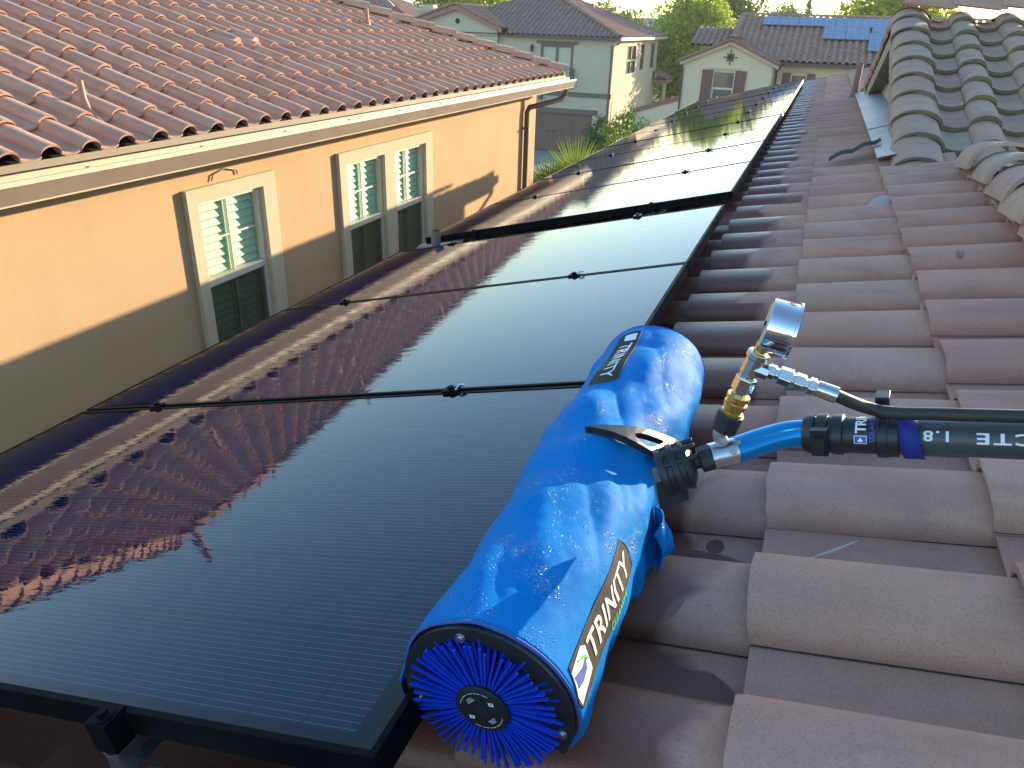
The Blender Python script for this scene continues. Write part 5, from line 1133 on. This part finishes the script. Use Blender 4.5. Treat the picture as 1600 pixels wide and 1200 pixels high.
# palm
pm = empty('palm_tree', (-1.75, 15.2, 0), 'green fan palm between the orange house and the near roof', 'palm')
mb = MB(); mb.tube([(-1.9, 15.4, 0), (-1.9, 15.35, 1.8), (-1.9, 15.3, 3.95)], [.2, .17, .14], 12); mb.build('trunk', M['bark'], pm, smooth=True)
def frond(c, ax, nrm, R, spread, n, seed, stalk):
    rd = random.Random(seed); mb = MB(); c = Vector(c); ax = Vector(ax).normalized(); nrm = Vector(nrm).normalized(); sd_ = ax.cross(nrm).normalized(); nrm = sd_.cross(ax)
    mb.tube([Vector(stalk), (Vector(stalk) + c) / 2 + Vector((0, 0, .1)), c], .016, 6, r=.7)
    for i in range(n):
        a = -spread / 2 + spread * i / (n - 1); d_ = ax * math.cos(a) + sd_ * math.sin(a); L_ = R * (.78 + .22 * math.cos(a)) * rd.uniform(.93, 1.04); w_ = .022; per = nrm.cross(d_).normalized(); rr = .15 + .8 * rd.random()
        p = [c, c + d_ * L_ * .5 + nrm * .02, c + d_ * L_ - Vector((0, 0, .10 * L_ * rd.random() + .03))]
        for s_ in (1, -1): mb.add([p[0], p[1] + per * w_ * s_ - nrm * .012, p[2], p[1]], [(0, 1, 2, 3)], 0, rr)
    return mb.build('frond', M['palm'], pm)
hub_ = (-1.9, 15.3, 3.9)
frond((-2.42, 15.0, 4.10), (.02, .05, 1), (.1, -1, .1), 1.15, 3.0, 46, 1, hub_); frond((-1.30, 15.0, 4.45), (.12, .1, 1), (.1, -1, 0), 1.0, 2.3, 32, 2, hub_)
frond((-2.9, 14.8, 3.9), (-.5, -.1, .6), (.2, -1, .2), .9, 3.0, 36, 3, hub_); frond((-1.7, 15.9, 4.3), (-.1, .5, .8), (0, -1, .5), .9, 2.6, 30, 4, hub_); frond((-1.7, 14.6, 3.8), (.5, -.3, .5), (0, -.6, .8), .9, 3, 30, 5, hub_); frond((-2.5, 15.6, 4.0), (-.5, .5, .7), (0, -1, .3), .9, 2.6, 30, 6, hub_)
mb = MB(); mb.tube([(-1.9, 15.2, 4.0), (-1.84, 15.1, 5.1), (-1.79, 15.0, 5.85)], [.022, .016, .004], 6, r=1.0); mb.build('spear_leaf', M['palm'], pm)
def bush(name, label, base, blobs, n, size, mat, seed):
    t = empty(name, base, label, 'shrub', 'shrubs by the driveway'); mb = MB(); crown(mb, blobs, n, size, seed); mb.build('foliage', mat, t)
    mb = MB(); 
    for (x, y, z, r) in blobs: mb.tube([base, ((base[0] + x) / 2, (base[1] + y) / 2, z * .5), (x, y, z)], [.05, .03, .015], 5)
    mb.build('stems', M['bark'], t)
bush('shrub', 'dark green shrub beside the right edge of the garage door', (-7.9, 36.5, 0), [(-7.9, 36.5, 2.4, .6), (-7.4, 36.4, 2.0, .7), (-8.1, 36.4, 1.5, .8), (-7.6, 36.6, 2.9, .4), (-7.0, 36.2, 1.9, .6), (-7.5, 36.2, .9, .9)], 2600, .08, M['leaf_dark'], 21)
bush('shrub', 'airy light green shrub at the foot of the sloping garden wall', (-5.8, 32.5, 0), [(-5.6, 32.5, 3.3, .6), (-4.9, 32.5, 3.1, .65), (-4.3, 32.4, 3.0, .55), (-6.1, 32.4, 3.1, .45), (-5.2, 32.4, 2.4, .8), (-3.9, 32.3, 2.6, .6), (-5.3, 32.3, 3.8, .35), (-4.7, 32.3, 1.7, .8)], 4200, .06, M['leaf'], 22)

# air between the camera and the far houses
hz = MB(); hz.box((-1560, -660, -1.2), (1560, 2560, 17.5)); ho = hz.build('haze', None); ho.data.materials.clear()
hm = bpy.data.materials.new('haze'); hm.use_nodes = True; nt = hm.node_tree; nt.nodes.remove(nt.nodes['Principled BSDF'])
pv_ = nt.nodes.new('ShaderNodeVolumePrincipled'); pv_.inputs['Density'].default_value = 0.0005; pv_.inputs['Color'].default_value = (.92, .93, .95, 1); pv_.inputs['Anisotropy'].default_value = 0.3
nt.links.new(pv_.outputs[0], nt.nodes['Material Output'].inputs['Volume']); ho.data.materials.append(hm); sett(ho, 'thin pale haze over the rooftops', 'haze', kind='stuff')
